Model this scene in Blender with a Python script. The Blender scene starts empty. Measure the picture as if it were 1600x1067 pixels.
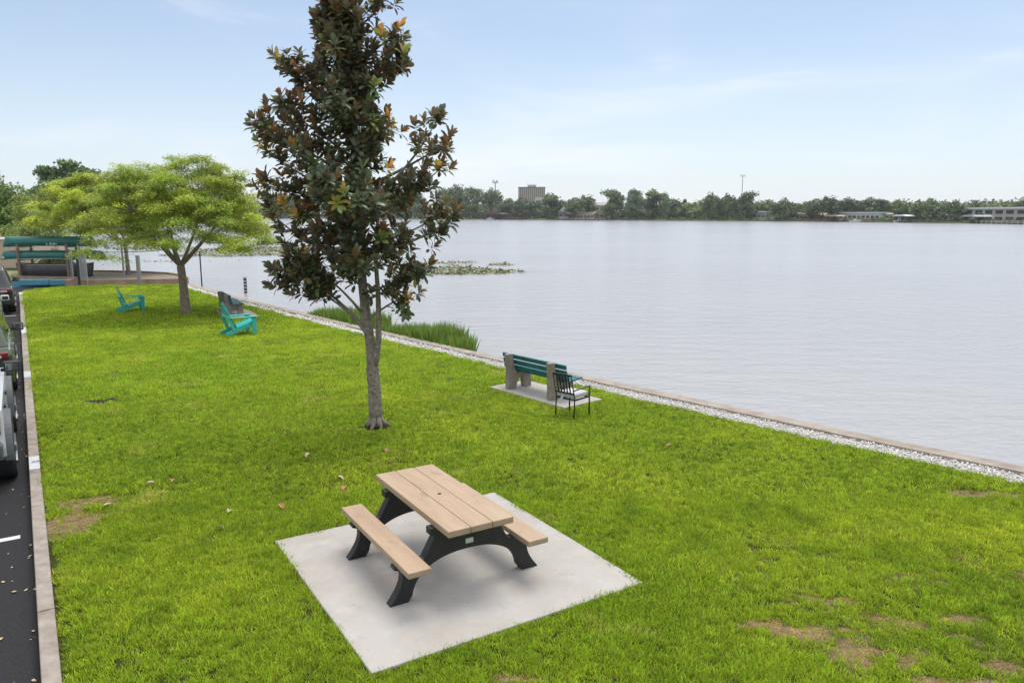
import bpy, bmesh, math, random
import numpy as np
from mathutils import Vector, Matrix
R = math.radians
rng = np.random.default_rng(7)
random.seed(7)
S = bpy.context.scene
COL = S.collection

# ------------------------------------------------------------------ camera, sky, sun, exposure
F, Y0, H = 1180.0, 334.0, 3.648
PITCH = math.atan2(533.5 - Y0, F)
cam_d = bpy.data.cameras.new('camera'); cam = bpy.data.objects.new('camera', cam_d); COL.objects.link(cam)
cam.location = (0, 0, H); cam.rotation_euler = (R(90) - PITCH, 0, 0)
cam_d.sensor_width = 36.0; cam_d.lens = F / 1600 * 36.0; cam_d.clip_start = 0.1; cam_d.clip_end = 8000
S.camera = cam

SUN_EL, SUN_AZ = 68.0, 24.0        # azimuth east of +Y
w = bpy.data.worlds.new("World"); S.world = w; w.use_nodes = True
nt = w.node_tree; nt.nodes.clear()
def N(t, **k):
    n = nt.nodes.new(t)
    for a, b in k.items(): setattr(n, a, b)
    return n
L = lambda a, b: nt.links.new(a, b)
sky = N('ShaderNodeTexSky', sky_type='NISHITA', sun_disc=False, sun_elevation=R(SUN_EL), sun_rotation=R(SUN_AZ),
        air_density=1.0, dust_density=.6, ozone_density=1.3)
tc = N('ShaderNodeTexCoord'); sx = N('ShaderNodeSeparateXYZ'); L(tc.outputs['Generated'], sx.inputs[0])
mp = N('ShaderNodeMapping'); mp.inputs['Scale'].default_value = (1.0, 1.0, 5.0); mp.inputs['Rotation'].default_value = (0.05, 0.10, 0.4)
L(tc.outputs['Generated'], mp.inputs[0])
nz = N('ShaderNodeTexNoise'); nz.inputs['Scale'].default_value = 2.2; nz.inputs['Detail'].default_value = 7; nz.inputs['Roughness'].default_value = .55
nz.inputs['Distortion'].default_value = .6
L(mp.outputs[0], nz.inputs[0])
cr = N('ShaderNodeMapRange', interpolation_type='SMOOTHSTEP'); cr.inputs[1].default_value = .42; cr.inputs[2].default_value = .72
cr.inputs[3].default_value = 0.0; cr.inputs[4].default_value = .5
L(nz.outputs[0], cr.inputs[0])
ov = N('ShaderNodeMapRange', interpolation_type='SMOOTHSTEP'); ov.inputs[1].default_value = .22; ov.inputs[2].default_value = .6   # bank of cloud overhead
ov.inputs[3].default_value = 0.0; ov.inputs[4].default_value = .85
L(sx.outputs['Z'], ov.inputs[0])
hz = N('ShaderNodeMapRange', interpolation_type='SMOOTHSTEP'); hz.inputs[1].default_value = 0.0; hz.inputs[2].default_value = .24    # milky air low down
hz.inputs[3].default_value = .66; hz.inputs[4].default_value = .24
L(sx.outputs['Z'], hz.inputs[0])
mx1 = N('ShaderNodeMath', operation='MAXIMUM'); L(cr.outputs[0], mx1.inputs[0]); L(ov.outputs[0], mx1.inputs[1])
mx2 = N('ShaderNodeMath', operation='MAXIMUM'); L(mx1.outputs[0], mx2.inputs[0]); L(hz.outputs[0], mx2.inputs[1])
cm = N('ShaderNodeMix', data_type='RGBA'); L(mx2.outputs[0], cm.inputs[0]); L(sky.outputs[0], cm.inputs[6])
cm.inputs[7].default_value = (8.6, 9.0, 9.8, 1)
zc = N('ShaderNodeMix', data_type='RGBA'); L(ov.outputs[0], zc.inputs[0]); zc.inputs[6].default_value = (6.2, 6.9, 8.0, 1); zc.inputs[7].default_value = (15, 15, 15.2, 1)
wc = N('ShaderNodeMix', data_type='RGBA'); L(cr.outputs[0], wc.inputs[0]); L(zc.outputs[2], wc.inputs[6]); wc.inputs[7].default_value = (10.2, 9.4, 9.6, 1)
L(wc.outputs[2], cm.inputs[7])
bg = N('ShaderNodeBackground'); bg.inputs[1].default_value = 0.06; L(cm.outputs[2], bg.inputs[0])
wo = N('ShaderNodeOutputWorld'); L(bg.outputs[0], wo.inputs[0])

sl = bpy.data.lights.new('sun', 'SUN'); sun = bpy.data.objects.new('sun', sl); COL.objects.link(sun)
sl.energy = 1.1; sl.angle = R(30); sl.color = (1.0, .95, .87)
sd = Vector((math.sin(R(SUN_AZ)) * math.cos(R(SUN_EL)), math.cos(R(SUN_AZ)) * math.cos(R(SUN_EL)), math.sin(R(SUN_EL))))
sun.rotation_euler = sd.to_track_quat('Z', 'Y').to_euler()
S.view_settings.view_transform = 'Standard'; S.view_settings.look = 'None'; S.view_settings.gamma = 1
S.view_settings.exposure = 1.15
S.render.engine = 'CYCLES'
S.cycles.max_bounces = 6; S.cycles.transparent_max_bounces = 8

# ------------------------------------------------------------------ helpers
def ray(x, y):
    a, b = x - 800, y - 533.5
    return Vector((a, F * math.cos(PITCH) - b * math.sin(PITCH), -F * math.sin(PITCH) - b * math.cos(PITCH)))
def at(x, y, z=0.0):
    d = ray(x, y); return d * ((z - H) / d.z) + Vector((0, 0, H))
def aty(x, y, Y):
    d = ray(x, y); return d * (Y / d.y) + Vector((0, 0, H))
KO = Vector((-3.73, 5.43, 0)); KE = Vector((-.5447, .8386, 0)); KN = Vector((.8386, .5447, 0))   # kerb line: along, right
def K(s, n, z=0.0): return KO + KE * s + KN * n + Vector((0, 0, z))
KANG = math.atan2(KE.y, KE.x)

def mat(name, col, rough=.7, var=0.0, scale=8.0, bump=0.0, bscale=None, metal=0.0, col2=None, spec=.5, coat=0.0, detail=5, attr=None, obj=True, transl=0.0, rnd=0.0):
    m = bpy.data.materials.new(name); m.use_nodes = True
    t = m.node_tree; b = t.nodes['Principled BSDF']
    b.inputs['Roughness'].default_value = rough; b.inputs['Metallic'].default_value = metal
    b.inputs['Specular IOR Level'].default_value = spec; b.inputs['Coat Weight'].default_value = coat
    b.inputs['Base Color'].default_value = (*col, 1)
    tc = t.nodes.new('ShaderNodeTexCoord'); co = tc.outputs['Object']
    out = None
    if var or col2:
        n = t.nodes.new('ShaderNodeTexNoise'); n.inputs['Scale'].default_value = scale; n.inputs['Detail'].default_value = detail
        n.inputs['Roughness'].default_value = .6
        t.links.new(co, n.inputs['Vector'])
        mr = t.nodes.new('ShaderNodeMapRange'); mr.inputs[1].default_value = .3; mr.inputs[2].default_value = .7
        t.links.new(n.outputs[0], mr.inputs[0])
        mx = t.nodes.new('ShaderNodeMix'); mx.data_type = 'RGBA'
        a = col if col2 else tuple(c * (1 - var) for c in col); c2 = col2 if col2 else tuple(min(1, c * (1 + var)) for c in col)
        mx.inputs[6].default_value = (*a, 1); mx.inputs[7].default_value = (*c2, 1)
        t.links.new(mr.outputs[0], mx.inputs[0]); out = mx.outputs[2]
    if attr:                                            # per-leaf tint
        at_ = t.nodes.new('ShaderNodeAttribute'); at_.attribute_name = attr
        mx = t.nodes.new('ShaderNodeMix'); mx.data_type = 'RGBA'; mx.blend_type = 'MULTIPLY'; mx.inputs[0].default_value = 1
        if out is not None: t.links.new(out, mx.inputs[6])
        else: mx.inputs[6].default_value = (*col, 1)
        t.links.new(at_.outputs['Color'], mx.inputs[7]); out = mx.outputs[2]
    if rnd:
        oi = t.nodes.new('ShaderNodeObjectInfo'); hs = t.nodes.new('ShaderNodeHueSaturation')
        mr = t.nodes.new('ShaderNodeMapRange'); mr.inputs[3].default_value = 1 - rnd; mr.inputs[4].default_value = 1 + rnd
        t.links.new(oi.outputs['Random'], mr.inputs[0]); t.links.new(mr.outputs[0], hs.inputs['Value'])
        if out is not None: t.links.new(out, hs.inputs['Color'])
        else: hs.inputs['Color'].default_value = (*col, 1)
        out = hs.outputs[0]
    if out is not None: t.links.new(out, b.inputs['Base Color'])
    if bump:
        n2 = t.nodes.new('ShaderNodeTexNoise'); n2.inputs['Scale'].default_value = bscale or scale * 4; n2.inputs['Detail'].default_value = 6
        t.links.new(co, n2.inputs['Vector'])
        bp = t.nodes.new('ShaderNodeBump'); bp.inputs['Strength'].default_value = 1.0; bp.inputs['Distance'].default_value = bump
        t.links.new(n2.outputs[0], bp.inputs['Height']); t.links.new(bp.outputs[0], b.inputs['Normal'])
    if transl:
        tr = t.nodes.new('ShaderNodeBsdfTranslucent'); ms = t.nodes.new('ShaderNodeMixShader'); ms.inputs[0].default_value = transl
        if out is not None: t.links.new(out, tr.inputs['Color'])
        else: tr.inputs['Color'].default_value = (*col, 1)
        o = t.nodes['Material Output']; t.links.new(b.outputs[0], ms.inputs[1]); t.links.new(tr.outputs[0], ms.inputs[2]); t.links.new(ms.outputs[0], o.inputs[0])
    return m

def tag(o, label=None, cat=None, group=None, kind=None):
    if label: o['label'] = label
    if cat: o['category'] = cat
    if group: o['group'] = group
    if kind: o['kind'] = kind
    return o
def thing(name, label, cat, loc=(0, 0, 0), rz=0.0, group=None):
    o = bpy.data.objects.new(name, None); COL.objects.link(o); o.empty_display_size = .2
    o.location = loc; o.rotation_euler = (0, 0, rz)
    return tag(o, label, cat, group)
def copy_tree(o, parent=None):
    c = o.copy(); COL.objects.link(c)
    if parent: c.parent = parent
    for ch in list(o.children): copy_tree(ch, c)
    return c

class MB:
    def __init__(s): s.v = []; s.f = []
    def add(s, vs, fs, M=None):
        k = len(s.v)
        for p in vs:
            p = Vector(p); s.v.append(tuple(M @ p) if M is not None else tuple(p))
        s.f += [tuple(k + i for i in q) for q in fs]; return s
    def box(s, c, d, M=None, rz=0.0):
        x, y, z = d[0] / 2, d[1] / 2, d[2] / 2
        T = Matrix.Translation(c) @ Matrix.Rotation(rz, 4, 'Z')
        if M is not None: T = T @ M
        return s.add([(-x,-y,-z),(x,-y,-z),(x,y,-z),(-x,y,-z),(-x,-y,z),(x,-y,z),(x,y,z),(-x,y,z)],
                     [(0,3,2,1),(4,5,6,7),(0,1,5,4),(1,2,6,5),(2,3,7,6),(3,0,4,7)], T)
    def beam(s, a, b, wx, wz, up=(0, 0, 1)):
        a, b = Vector(a), Vector(b); d = (b - a); l = d.length; d.normalize(); u = Vector(up)
        y = u.cross(d)
        if y.length < 1e-4: y = Vector((0, 1, 0)).cross(d)
        y.normalize(); z = d.cross(y)
        M = Matrix((( d.x, y.x, z.x, (a.x+b.x)/2), (d.y, y.y, z.y, (a.y+b.y)/2), (d.z, y.z, z.z, (a.z+b.z)/2), (0,0,0,1)))
        x, yy, zz = l/2, wx/2, wz/2
        return s.add([(-x,-yy,-zz),(x,-yy,-zz),(x,yy,-zz),(-x,yy,-zz),(-x,-yy,zz),(x,-yy,zz),(x,yy,zz),(-x,yy,zz)],
                     [(0,3,2,1),(4,5,6,7),(0,1,5,4),(1,2,6,5),(2,3,7,6),(3,0,4,7)], M)
    def prism(s, poly, lo, hi, plane='xz', M=None):
        # poly given as (a,b) counter-clockwise; extruded between lo and hi along the third axis
        n = len(poly)
        if plane == 'xz': P = lambda a, b, t: (a, t, b)
        elif plane == 'yz': P = lambda a, b, t: (t, a, b)
        else: P = lambda a, b, t: (a, b, t)
        vs = [P(a, b, lo) for a, b in poly] + [P(a, b, hi) for a, b in poly]
        fs = [tuple(range(n))[::-1], tuple(range(n, 2*n))] + [(i, (i+1) % n, n + (i+1) % n, n + i) for i in range(n)]
        return s.add(vs, fs, M)
    def tube(s, pts, rad, n=8, cap=True):
        pts = [Vector(p) for p in pts]
        if not hasattr(rad, '__len__'): rad = [rad] * len(pts)
        k = len(s.v); prev = None
        for i, p in enumerate(pts):
            d = (pts[min(i+1, len(pts)-1)] - pts[max(i-1, 0)]).normalized()
            if prev is None:
                x = d.orthogonal().normalized()
            else:
                x = (prev - d * prev.dot(d)); x = x.normalized() if x.length > 1e-5 else d.orthogonal().normalized()
            prev = x; y = d.cross(x)
            for j in range(n):
                a = 2*math.pi*j/n; s.v.append(tuple(p + (x*math.cos(a) + y*math.sin(a)) * rad[i]))
        for i in range(len(pts)-1):
            for j in range(n):
                a = k+i*n+j; b = k+i*n+(j+1) % n; s.f.append((a, b, b+n, a+n))
        if cap:
            s.f.append(tuple(k+j for j in range(n))[::-1]); e = k+(len(pts)-1)*n; s.f.append(tuple(e+j for j in range(n)))
        return s
    def lathe(s, prof, n=20, M=None, closed=False):
        k = []; vs = []; fs = []
        for i, (r, z) in enumerate(prof):
            for j in range(n):
                a = 2*math.pi*j/n; vs.append((r*math.cos(a), r*math.sin(a), z))
        m = len(prof)
        for i in range(m if closed else m-1):
            for j in range(n):
                a = i*n+j; b = i*n+(j+1) % n; c = ((i+1) % m)*n
                fs.append((a, b, c+(j+1) % n, c+j))
        if not closed:
            fs.append(tuple(range(n))[::-1]); fs.append(tuple((m-1)*n+j for j in range(n)))
        return s.add(vs, fs, M)
    def build(s, name, m, parent=None, bevel=0.0, smooth=False, seg=2, loc=None, angle=None):
        me = bpy.data.meshes.new(name); me.from_pydata(s.v, [], s.f); me.materials.append(m)
        bm = bmesh.new(); bm.from_mesh(me); bmesh.ops.recalc_face_normals(bm, faces=bm.faces); bm.to_mesh(me); bm.free()
        o = bpy.data.objects.new(name, me); COL.objects.link(o)
        if parent: o.parent = parent
        if loc is not None: o.location = loc
        if bevel:
            bv = o.modifiers.new('bevel', 'BEVEL'); bv.width = bevel; bv.segments = seg; bv.limit_method = 'ANGLE'; bv.angle_limit = R(35)
            bv.harden_normals = False
        if smooth:
            for p in me.polygons: p.use_smooth = True
        return o

def np_mesh(name, V, Fq, m, parent=None, tint=None, smooth=False):
    """V (n,3); Fq (m,4) quads; tint (n,3) per-vertex colour multiplier"""
    me = bpy.data.meshes.new(name); n = len(V); q = len(Fq); k = Fq.shape[1]
    me.vertices.add(n); me.vertices.foreach_set('co', np.ascontiguousarray(V, np.float32).ravel())
    me.loops.add(q*k); me.loops.foreach_set('vertex_index', np.ascontiguousarray(Fq, np.int32).ravel())
    me.polygons.add(q); me.polygons.foreach_set('loop_start', np.arange(0, q*k, k, dtype=np.int32))
    if tint is not None:
        at_ = me.attributes.new('tint', 'FLOAT_COLOR', 'POINT')
        c = np.ones((n, 4), np.float32); c[:, :3] = tint; at_.data.foreach_set('color', c.ravel())
    if smooth: me.polygons.foreach_set('use_smooth', np.ones(q, bool))
    me.update(calc_edges=True); me.materials.append(m)
    o = bpy.data.objects.new(name, me); COL.objects.link(o)
    if parent: o.parent = parent
    return o

def unit(a): return a / np.maximum(np.linalg.norm(a, axis=-1, keepdims=True), 1e-9)
def frames(d, nrm):
    d = unit(d); z = unit(nrm - d*(nrm*d).sum(-1, keepdims=True)); y = np.cross(z, d)
    return np.stack([d, y, z], -1)          # columns
def scatter(tv, tf, P, Rm, sc):
    """copies of template (k,3)/(f,4) at points P with frames Rm and per-copy scale sc (n,) or (n,3)"""
    sc = np.asarray(sc); sc = sc[:, None] if sc.ndim == 1 else sc
    V = np.einsum('nij,nkj->nki', Rm, tv[None]*sc[:, None, :]) + P[:, None, :]
    k = len(tv); Fq = tf[None] + (np.arange(len(P))*k)[:, None, None]
    return V.reshape(-1, 3), Fq.reshape(-1, tf.shape[1])
def rand_unit(n): return unit(rng.normal(size=(n, 3)))

def flat(name, pts, z, m, kind='structure', label=None, cat=None):
    b = MB(); b.add([(p[0], p[1], z) for p in pts], [tuple(range(len(pts)))])
    o = b.build(name, m)
    if o.data.polygons[0].normal.z < 0: o.data.flip_normals()
    return tag(o, label, cat, kind=kind)

# value noise on numpy points, used for where the lawn is thick or thin
_g = rng.random((256, 256))
def vnoise(x, y):
    x0 = np.floor(x).astype(int); y0 = np.floor(y).astype(int); fx = x-x0; fy = y-y0
    fx = fx*fx*(3-2*fx); fy = fy*fy*(3-2*fy); g = lambda a, b: _g[a % 256, b % 256]
    return (g(x0, y0)*(1-fx)+g(x0+1, y0)*fx)*(1-fy)+(g(x0, y0+1)*(1-fx)+g(x0+1, y0+1)*fx)*fy
def fbm(x, y): return .55*vnoise(x, y)+.3*vnoise(x*2.1+9, y*2.1+4)+.15*vnoise(x*4.3+2, y*4.3+7)
def inside(px, py, poly):
    c = np.zeros(len(px), bool); j = len(poly)-1
    for i in range(len(poly)):
        xi, yi = poly[i][:2]; xj, yj = poly[j][:2]
        c ^= ((yi > py) != (yj > py)) & (px < (xj-xi)*(py-yi)/((yj-yi) or 1e-9)+xi); j = i
    return c

# ------------------------------------------------------------------ materials
M = {}
M['asphalt'] = mat('asphalt', (.026, .026, .028), .95, .4, 60, .004, 220, spec=.2)
M['kerb'] = mat('kerb_concrete', (.19, .155, .125), .9, 0, 5, .004, 90, col2=(.34, .30, .26))
M['paint'] = mat('white_paint', (.50, .51, .53), .7, .12, 25, .001, 80)
def layered(name, base, layers, rough, bump, bscale, rnd=0.0):
    """layers: (scale xyz, detail, low, high, colour, amount): stains laid over a base colour where a noise runs high"""
    m = mat(name, base, rough, bump=bump, bscale=bscale, scale=5, rnd=0); t = m.node_tree; b = t.nodes['Principled BSDF']
    tc = t.nodes.new('ShaderNodeTexCoord'); oi = t.nodes.new('ShaderNodeObjectInfo'); ad = t.nodes.new('ShaderNodeVectorMath'); ad.operation = 'ADD'
    sc3 = t.nodes.new('ShaderNodeVectorMath'); sc3.operation = 'SCALE'; sc3.inputs[3].default_value = 9.0; cx = t.nodes.new('ShaderNodeCombineXYZ')
    for k in range(3): t.links.new(oi.outputs['Random'], cx.inputs[k])
    t.links.new(cx.outputs[0], sc3.inputs[0]); t.links.new(tc.outputs['Object'], ad.inputs[0]); t.links.new(sc3.outputs[0], ad.inputs[1])
    out = None
    for sc, det, lo, hi, col, amt in layers:
        mp_ = t.nodes.new('ShaderNodeMapping'); mp_.inputs['Scale'].default_value = sc; t.links.new(ad.outputs[0], mp_.inputs[0])
        n = t.nodes.new('ShaderNodeTexNoise'); n.inputs['Scale'].default_value = 1; n.inputs['Detail'].default_value = det; n.inputs['Roughness'].default_value = .65; t.links.new(mp_.outputs[0], n.inputs['Vector'])
        r = t.nodes.new('ShaderNodeMapRange'); r.inputs[1].default_value = lo; r.inputs[2].default_value = hi; r.inputs[4].default_value = amt; t.links.new(n.outputs[0], r.inputs[0])
        x = t.nodes.new('ShaderNodeMix'); x.data_type = 'RGBA'; t.links.new(r.outputs[0], x.inputs[0]); x.inputs[7].default_value = (*col, 1)
        if out is None: x.inputs[6].default_value = (*base, 1)
        else: t.links.new(out, x.inputs[6])
        out = x.outputs[2]
    t.links.new(out, b.inputs['Base Color']); return m
M['pad'] = layered('pad_concrete', (.375, .355, .33), [((1.1, 1.1, 1), 7, .42, .72, (.30, .265, .225), .9), ((3.5, 3.5, 1), 5, .55, .75, (.42, .405, .385), .8), ((9, 9, 1), 4, .62, .75, (.27, .235, .20), .55), ((45, 45, 1), 2, .68, .76, (.20, .17, .14), .6), ((160, 160, 1), 1, .55, .8, (.30, .28, .25), .5)], .88, .0015, 120)
M['soil'] = mat('lawn_soil', (.085, .085, .028), .95, .5, 9, .01, 60)
M['thatch'] = mat('dry_thatch', (.20, .155, .095), .95, .45, 14, .012, 70)
M['dirt'] = mat('dark_dirt', (.035, .028, .02), .95, .5, 20, .03, 30)
M['sand'] = mat('sand', (.22, .18, .145), .95, .3, 6, .02, 30)
M['gravel_base'] = mat('gravel_base', (.46, .44, .41), .9, .3, 40, .01, 90)
M['stone'] = mat('white_gravel', (.70, .695, .68), .85, .12, 15, rnd=.2, attr='tint')
M['cap'] = mat('seawall_concrete', (.21, .165, .13), .9, 0, 2.6, .006, 50, col2=(.36, .315, .27), detail=8)
M['planter'] = mat('planter_concrete', (.27, .19, .135), .9, .25, 3, .004, 60)
M['wall_beige'] = mat('beige_stucco', (.47, .37, .27), .9, .06, 2, .003, 60)
M['teal_wall'] = mat('teal_blue_paint', (.075, .26, .33), .6, .2, 4, .003, 50)
M['plank'] = layered('recycled_plank', (.39, .285, .19), [((6, 1.0, 6), 6, .4, .7, (.315, .215, .145), .9), ((60, 3, 60), 4, .5, .75, (.30, .20, .135), .55), ((3, 2.2, 3), 7, .60, .76, (.19, .125, .085), .75), ((14, 9, 14), 5, .62, .75, (.45, .335, .255), .8), ((90, 70, 90), 2, .66, .76, (.17, .11, .07), .6)], .62, .0012, 160)
M['black_plastic'] = mat('black_recycled_plastic', (.012, .012, .013), .5, .4, 30, .001, 200)
M['sticker'] = mat('pale_label', (.55, .60, .45), .5, .2, 60)
M['ink'] = mat('black_ink', (.02, .02, .025), .7)
M['hole'] = mat('dark_hole', (.03, .02, .015), .9)
M['bench_conc'] = mat('aggregate_concrete', (.21, .175, .14), .95, 0, 9, .004, 120, col2=(.32, .27, .225))
M['bench_teal'] = mat('dark_teal_slat', (.014, .125, .14), .45, .2, 6, .0008, 90)
M['chair_teal'] = mat('turquoise_plastic', (.05, .45, .39), .42, .08, 5)
M['dark_metal'] = mat('dark_bronze_metal', (.035, .033, .032), .45, .2, 20, metal=.4)
M['cushion'] = mat('cushion_fabric', (.50, .485, .51), .95, .08, 20, .002, 300)
M['stripe'] = mat('grey_stripe', (.22, .20, .27), .95, .1, 20)
M['bark_mag'] = mat('magnolia_bark', (.10, .08, .06), .9, 0, 20, .02, 38, col2=(.33, .285, .235))
M['bark_tan'] = mat('pale_bark', (.16, .115, .08), .95, 0, 9, .02, 30, col2=(.36, .28, .21))
M['bark_dark'] = mat('dark_bark', (.09, .075, .06), .95, .35, 8, .02, 20)
M['leaf_yellow'] = mat('yellow_green_leaf', (.47, .55, .085), .55, attr='tint', transl=.36)
M['leaf_far'] = mat('far_leaf', (.125, .165, .085), .7, attr='tint', transl=.15, rnd=.18)
M['leaf_near'] = mat('mid_leaf', (.15, .205, .07), .6, attr='tint', transl=.25)
M['reed'] = mat('reed_leaf', (.15, .27, .05), .55, attr='tint', transl=.3)
M['lily'] = mat('lily_leaf', (.25, .26, .15), .6, attr='tint')
M['dead_leaf'] = mat('dead_leaf', (.32, .17, .08), .8, .3, 20)
M['pale_leaf'] = mat('pale_dead_leaf', (.44, .35, .21), .8, .2, 20)
M['canoe'] = mat('green_canoe', (.016, .13, .105), .45, .15, 3)
M['canoe_dark'] = mat('dark_boat_hull', (.045, .042, .045), .55, .35, 4)
M['gunwale'] = mat('pale_gunwale', (.45, .47, .47), .5)
M['rack_wood'] = mat('rack_wood', (.22, .155, .11), .85, .35, 14, .004, 60)
M['post_grey'] = mat('weathered_post', (.25, .235, .23), .85, .2, 14, .004, 50)
M['post_black'] = mat('black_post', (.02, .022, .022), .6, .3, 10)
M['galv'] = mat('galvanised_steel', (.36, .37, .39), .5, .15, 20, metal=.5)
M['white'] = mat('white_wall', (.50, .50, .49), .8, .06, 2)
M['offwhite'] = mat('offwhite_wall', (.36, .34, .31), .8, .08, 2)
M['tanwall'] = mat('tan_wall', (.33, .25, .18), .8, .08, 2)
M['brown'] = mat('brown_timber', (.16, .10, .07), .8, .3, 2)
M['redbrown'] = mat('red_brown_timber', (.24, .11, .08), .8, .3, 2)
M['roof_dark'] = mat('dark_roof', (.07, .06, .055), .8, .2, 2)
M['roof_grey'] = mat('grey_roof', (.30, .30, .30), .8, .2, 2)
M['roof_tan'] = mat('tan_roof', (.34, .27, .21), .8, .2, 2)
M['roof_white'] = mat('white_roof', (.6, .6, .6), .6, .05, 2)
M['yellow'] = mat('yellow_wall', (.36, .29, .14), .8, .1, 2)
M['glass'] = mat('window_glass', (.03, .035, .045), .12)
M['tower_brown'] = mat('brown_cladding', (.16, .115, .105), .7, .1, .3)
M['rubber'] = mat('tyre_rubber', (.018, .018, .018), .8, .3, 30)
M['rim'] = mat('alloy_rim', (.35, .35, .36), .35, metal=.8)
M['car_black'] = mat('black_car_paint', (.015, .014, .018), .25, coat=.8)
M['car_green'] = mat('dark_green_car_paint', (.035, .055, .03), .25, coat=.8)
M['car_white'] = mat('white_car_paint', (.70, .71, .72), .3, coat=.8)
M['trim'] = mat('black_trim', (.02, .02, .022), .55)
M['greyplastic'] = mat('grey_plastic', (.085, .093, .105), .5, .1, 10)
M['tail'] = mat('red_tail_lamp', (.17, .010, .010), .2, coat=.6)
M['tailwhite'] = mat('clear_tail_lamp', (.6, .55, .55), .2, coat=.6)
M['plate'] = mat('plate_white', (.7, .7, .68), .5)
M['mirror'] = mat('mirror_glass', (.55, .6, .6), .05, metal=1.0)
M['chrome'] = mat('chrome', (.6, .6, .6), .15, metal=1.0)
M['far_grass'] = mat('far_grass', (.11, .15, .05), .95, .4, .15)
M['bank'] = mat('bank_ground', (.17, .17, .08), .95, .5, 1.2)

def leaf2(name, top, under, young, rough, tr):
    """a two-faced leaf: green gloss on the upper side, felted rust colour beneath"""
    m = bpy.data.materials.new(name); m.use_nodes = True; t = m.node_tree; b = t.nodes['Principled BSDF']
    g = t.nodes.new('ShaderNodeNewGeometry'); a = t.nodes.new('ShaderNodeAttribute'); a.attribute_name = 'tint'
    x = t.nodes.new('ShaderNodeMix'); x.data_type = 'RGBA'; x.inputs[6].default_value = (*top, 1); x.inputs[7].default_value = (*under, 1)
    t.links.new(g.outputs['Backfacing'], x.inputs[0])
    y = t.nodes.new('ShaderNodeMix'); y.data_type = 'RGBA'; y.blend_type = 'MULTIPLY'; y.inputs[0].default_value = 1
    t.links.new(x.outputs[2], y.inputs[6]); t.links.new(a.outputs['Color'], y.inputs[7])
    t.links.new(y.outputs[2], b.inputs['Base Color'])
    r = t.nodes.new('ShaderNodeMapRange'); r.inputs[3].default_value = rough; r.inputs[4].default_value = .85
    t.links.new(g.outputs['Backfacing'], r.inputs[0]); t.links.new(r.outputs[0], b.inputs['Roughness'])
    trn = t.nodes.new('ShaderNodeBsdfTranslucent'); t.links.new(y.outputs[2], trn.inputs['Color'])
    ms = t.nodes.new('ShaderNodeMixShader'); ms.inputs[0].default_value = tr
    t.links.new(b.outputs[0], ms.inputs[1]); t.links.new(trn.outputs[0], ms.inputs[2]); t.links.new(ms.outputs[0], t.nodes['Material Output'].inputs[0])
    return m
M['leaf_mag'] = leaf2('magnolia_leaf', (.088, .122, .052), (.235, .165, .095), None, .28, .18)

def grass_mat():
    m = bpy.data.materials.new('grass_blade'); m.use_nodes = True; t = m.node_tree; b = t.nodes['Principled BSDF']
    g = t.nodes.new('ShaderNodeNewGeometry'); oi = t.nodes.new('ShaderNodeObjectInfo')
    def noise(s, d=3, lo=.33, hi=.67):
        mpn = t.nodes.new('ShaderNodeMapping'); mpn.inputs['Scale'].default_value = (1, 1, 0); t.links.new(g.outputs['Position'], mpn.inputs[0])
        n = t.nodes.new('ShaderNodeTexNoise'); n.inputs['Scale'].default_value = s; n.inputs['Detail'].default_value = d; t.links.new(mpn.outputs[0], n.inputs['Vector'])
        r = t.nodes.new('ShaderNodeMapRange'); r.inputs[1].default_value = lo; r.inputs[2].default_value = hi; t.links.new(n.outputs[0], r.inputs[0]); return r.outputs[0]
    def mix(f, a, b_, bt='MIX'):
        x = t.nodes.new('ShaderNodeMix'); x.data_type = 'RGBA'; x.blend_type = bt
        if hasattr(f, 'links'): t.links.new(f, x.inputs[0])
        else: x.inputs[0].default_value = f
        for i, c in ((6, a), (7, b_)):
            if hasattr(c, 'links'): t.links.new(c, x.inputs[i])
            else: x.inputs[i].default_value = (*c, 1)
        return x.outputs[2]
    c = mix(noise(.55), (.165, .29, .020), (.53, .62, .045))
    c = mix(noise(2.6, 4), c, (.365, .49, .032))
    c = mix(noise(.21, 2), c, (.275, .42, .026))
    c = mix(noise(1.6, 7, .54, .80), c, (.175, .30, .022))
    c = mix(noise(.9, 6, .60, .78), c, (.50, .52, .10))
    at_ = t.nodes.new('ShaderNodeAttribute'); at_.attribute_name = 'tint'
    c = mix(1.0, c, at_.outputs['Color'], 'MULTIPLY')
    hs = t.nodes.new('ShaderNodeHueSaturation'); r = t.nodes.new('ShaderNodeMapRange'); r.inputs[3].default_value = .72; r.inputs[4].default_value = 1.28
    t.links.new(oi.outputs['Random'], r.inputs[0]); t.links.new(r.outputs[0], hs.inputs['Value']); t.links.new(c, hs.inputs['Color'])
    t.links.new(hs.outputs[0], b.inputs['Base Color']); b.inputs['Roughness'].default_value = .5; b.inputs['Specular IOR Level'].default_value = .12
    tr = t.nodes.new('ShaderNodeBsdfTranslucent'); t.links.new(hs.outputs[0], tr.inputs['Color'])
    ms = t.nodes.new('ShaderNodeMixShader'); ms.inputs[0].default_value = .46
    t.links.new(b.outputs[0], ms.inputs[1]); t.links.new(tr.outputs[0], ms.inputs[2]); t.links.new(ms.outputs[0], t.nodes['Material Output'].inputs[0])
    return m
M['grass'] = grass_mat()

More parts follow.
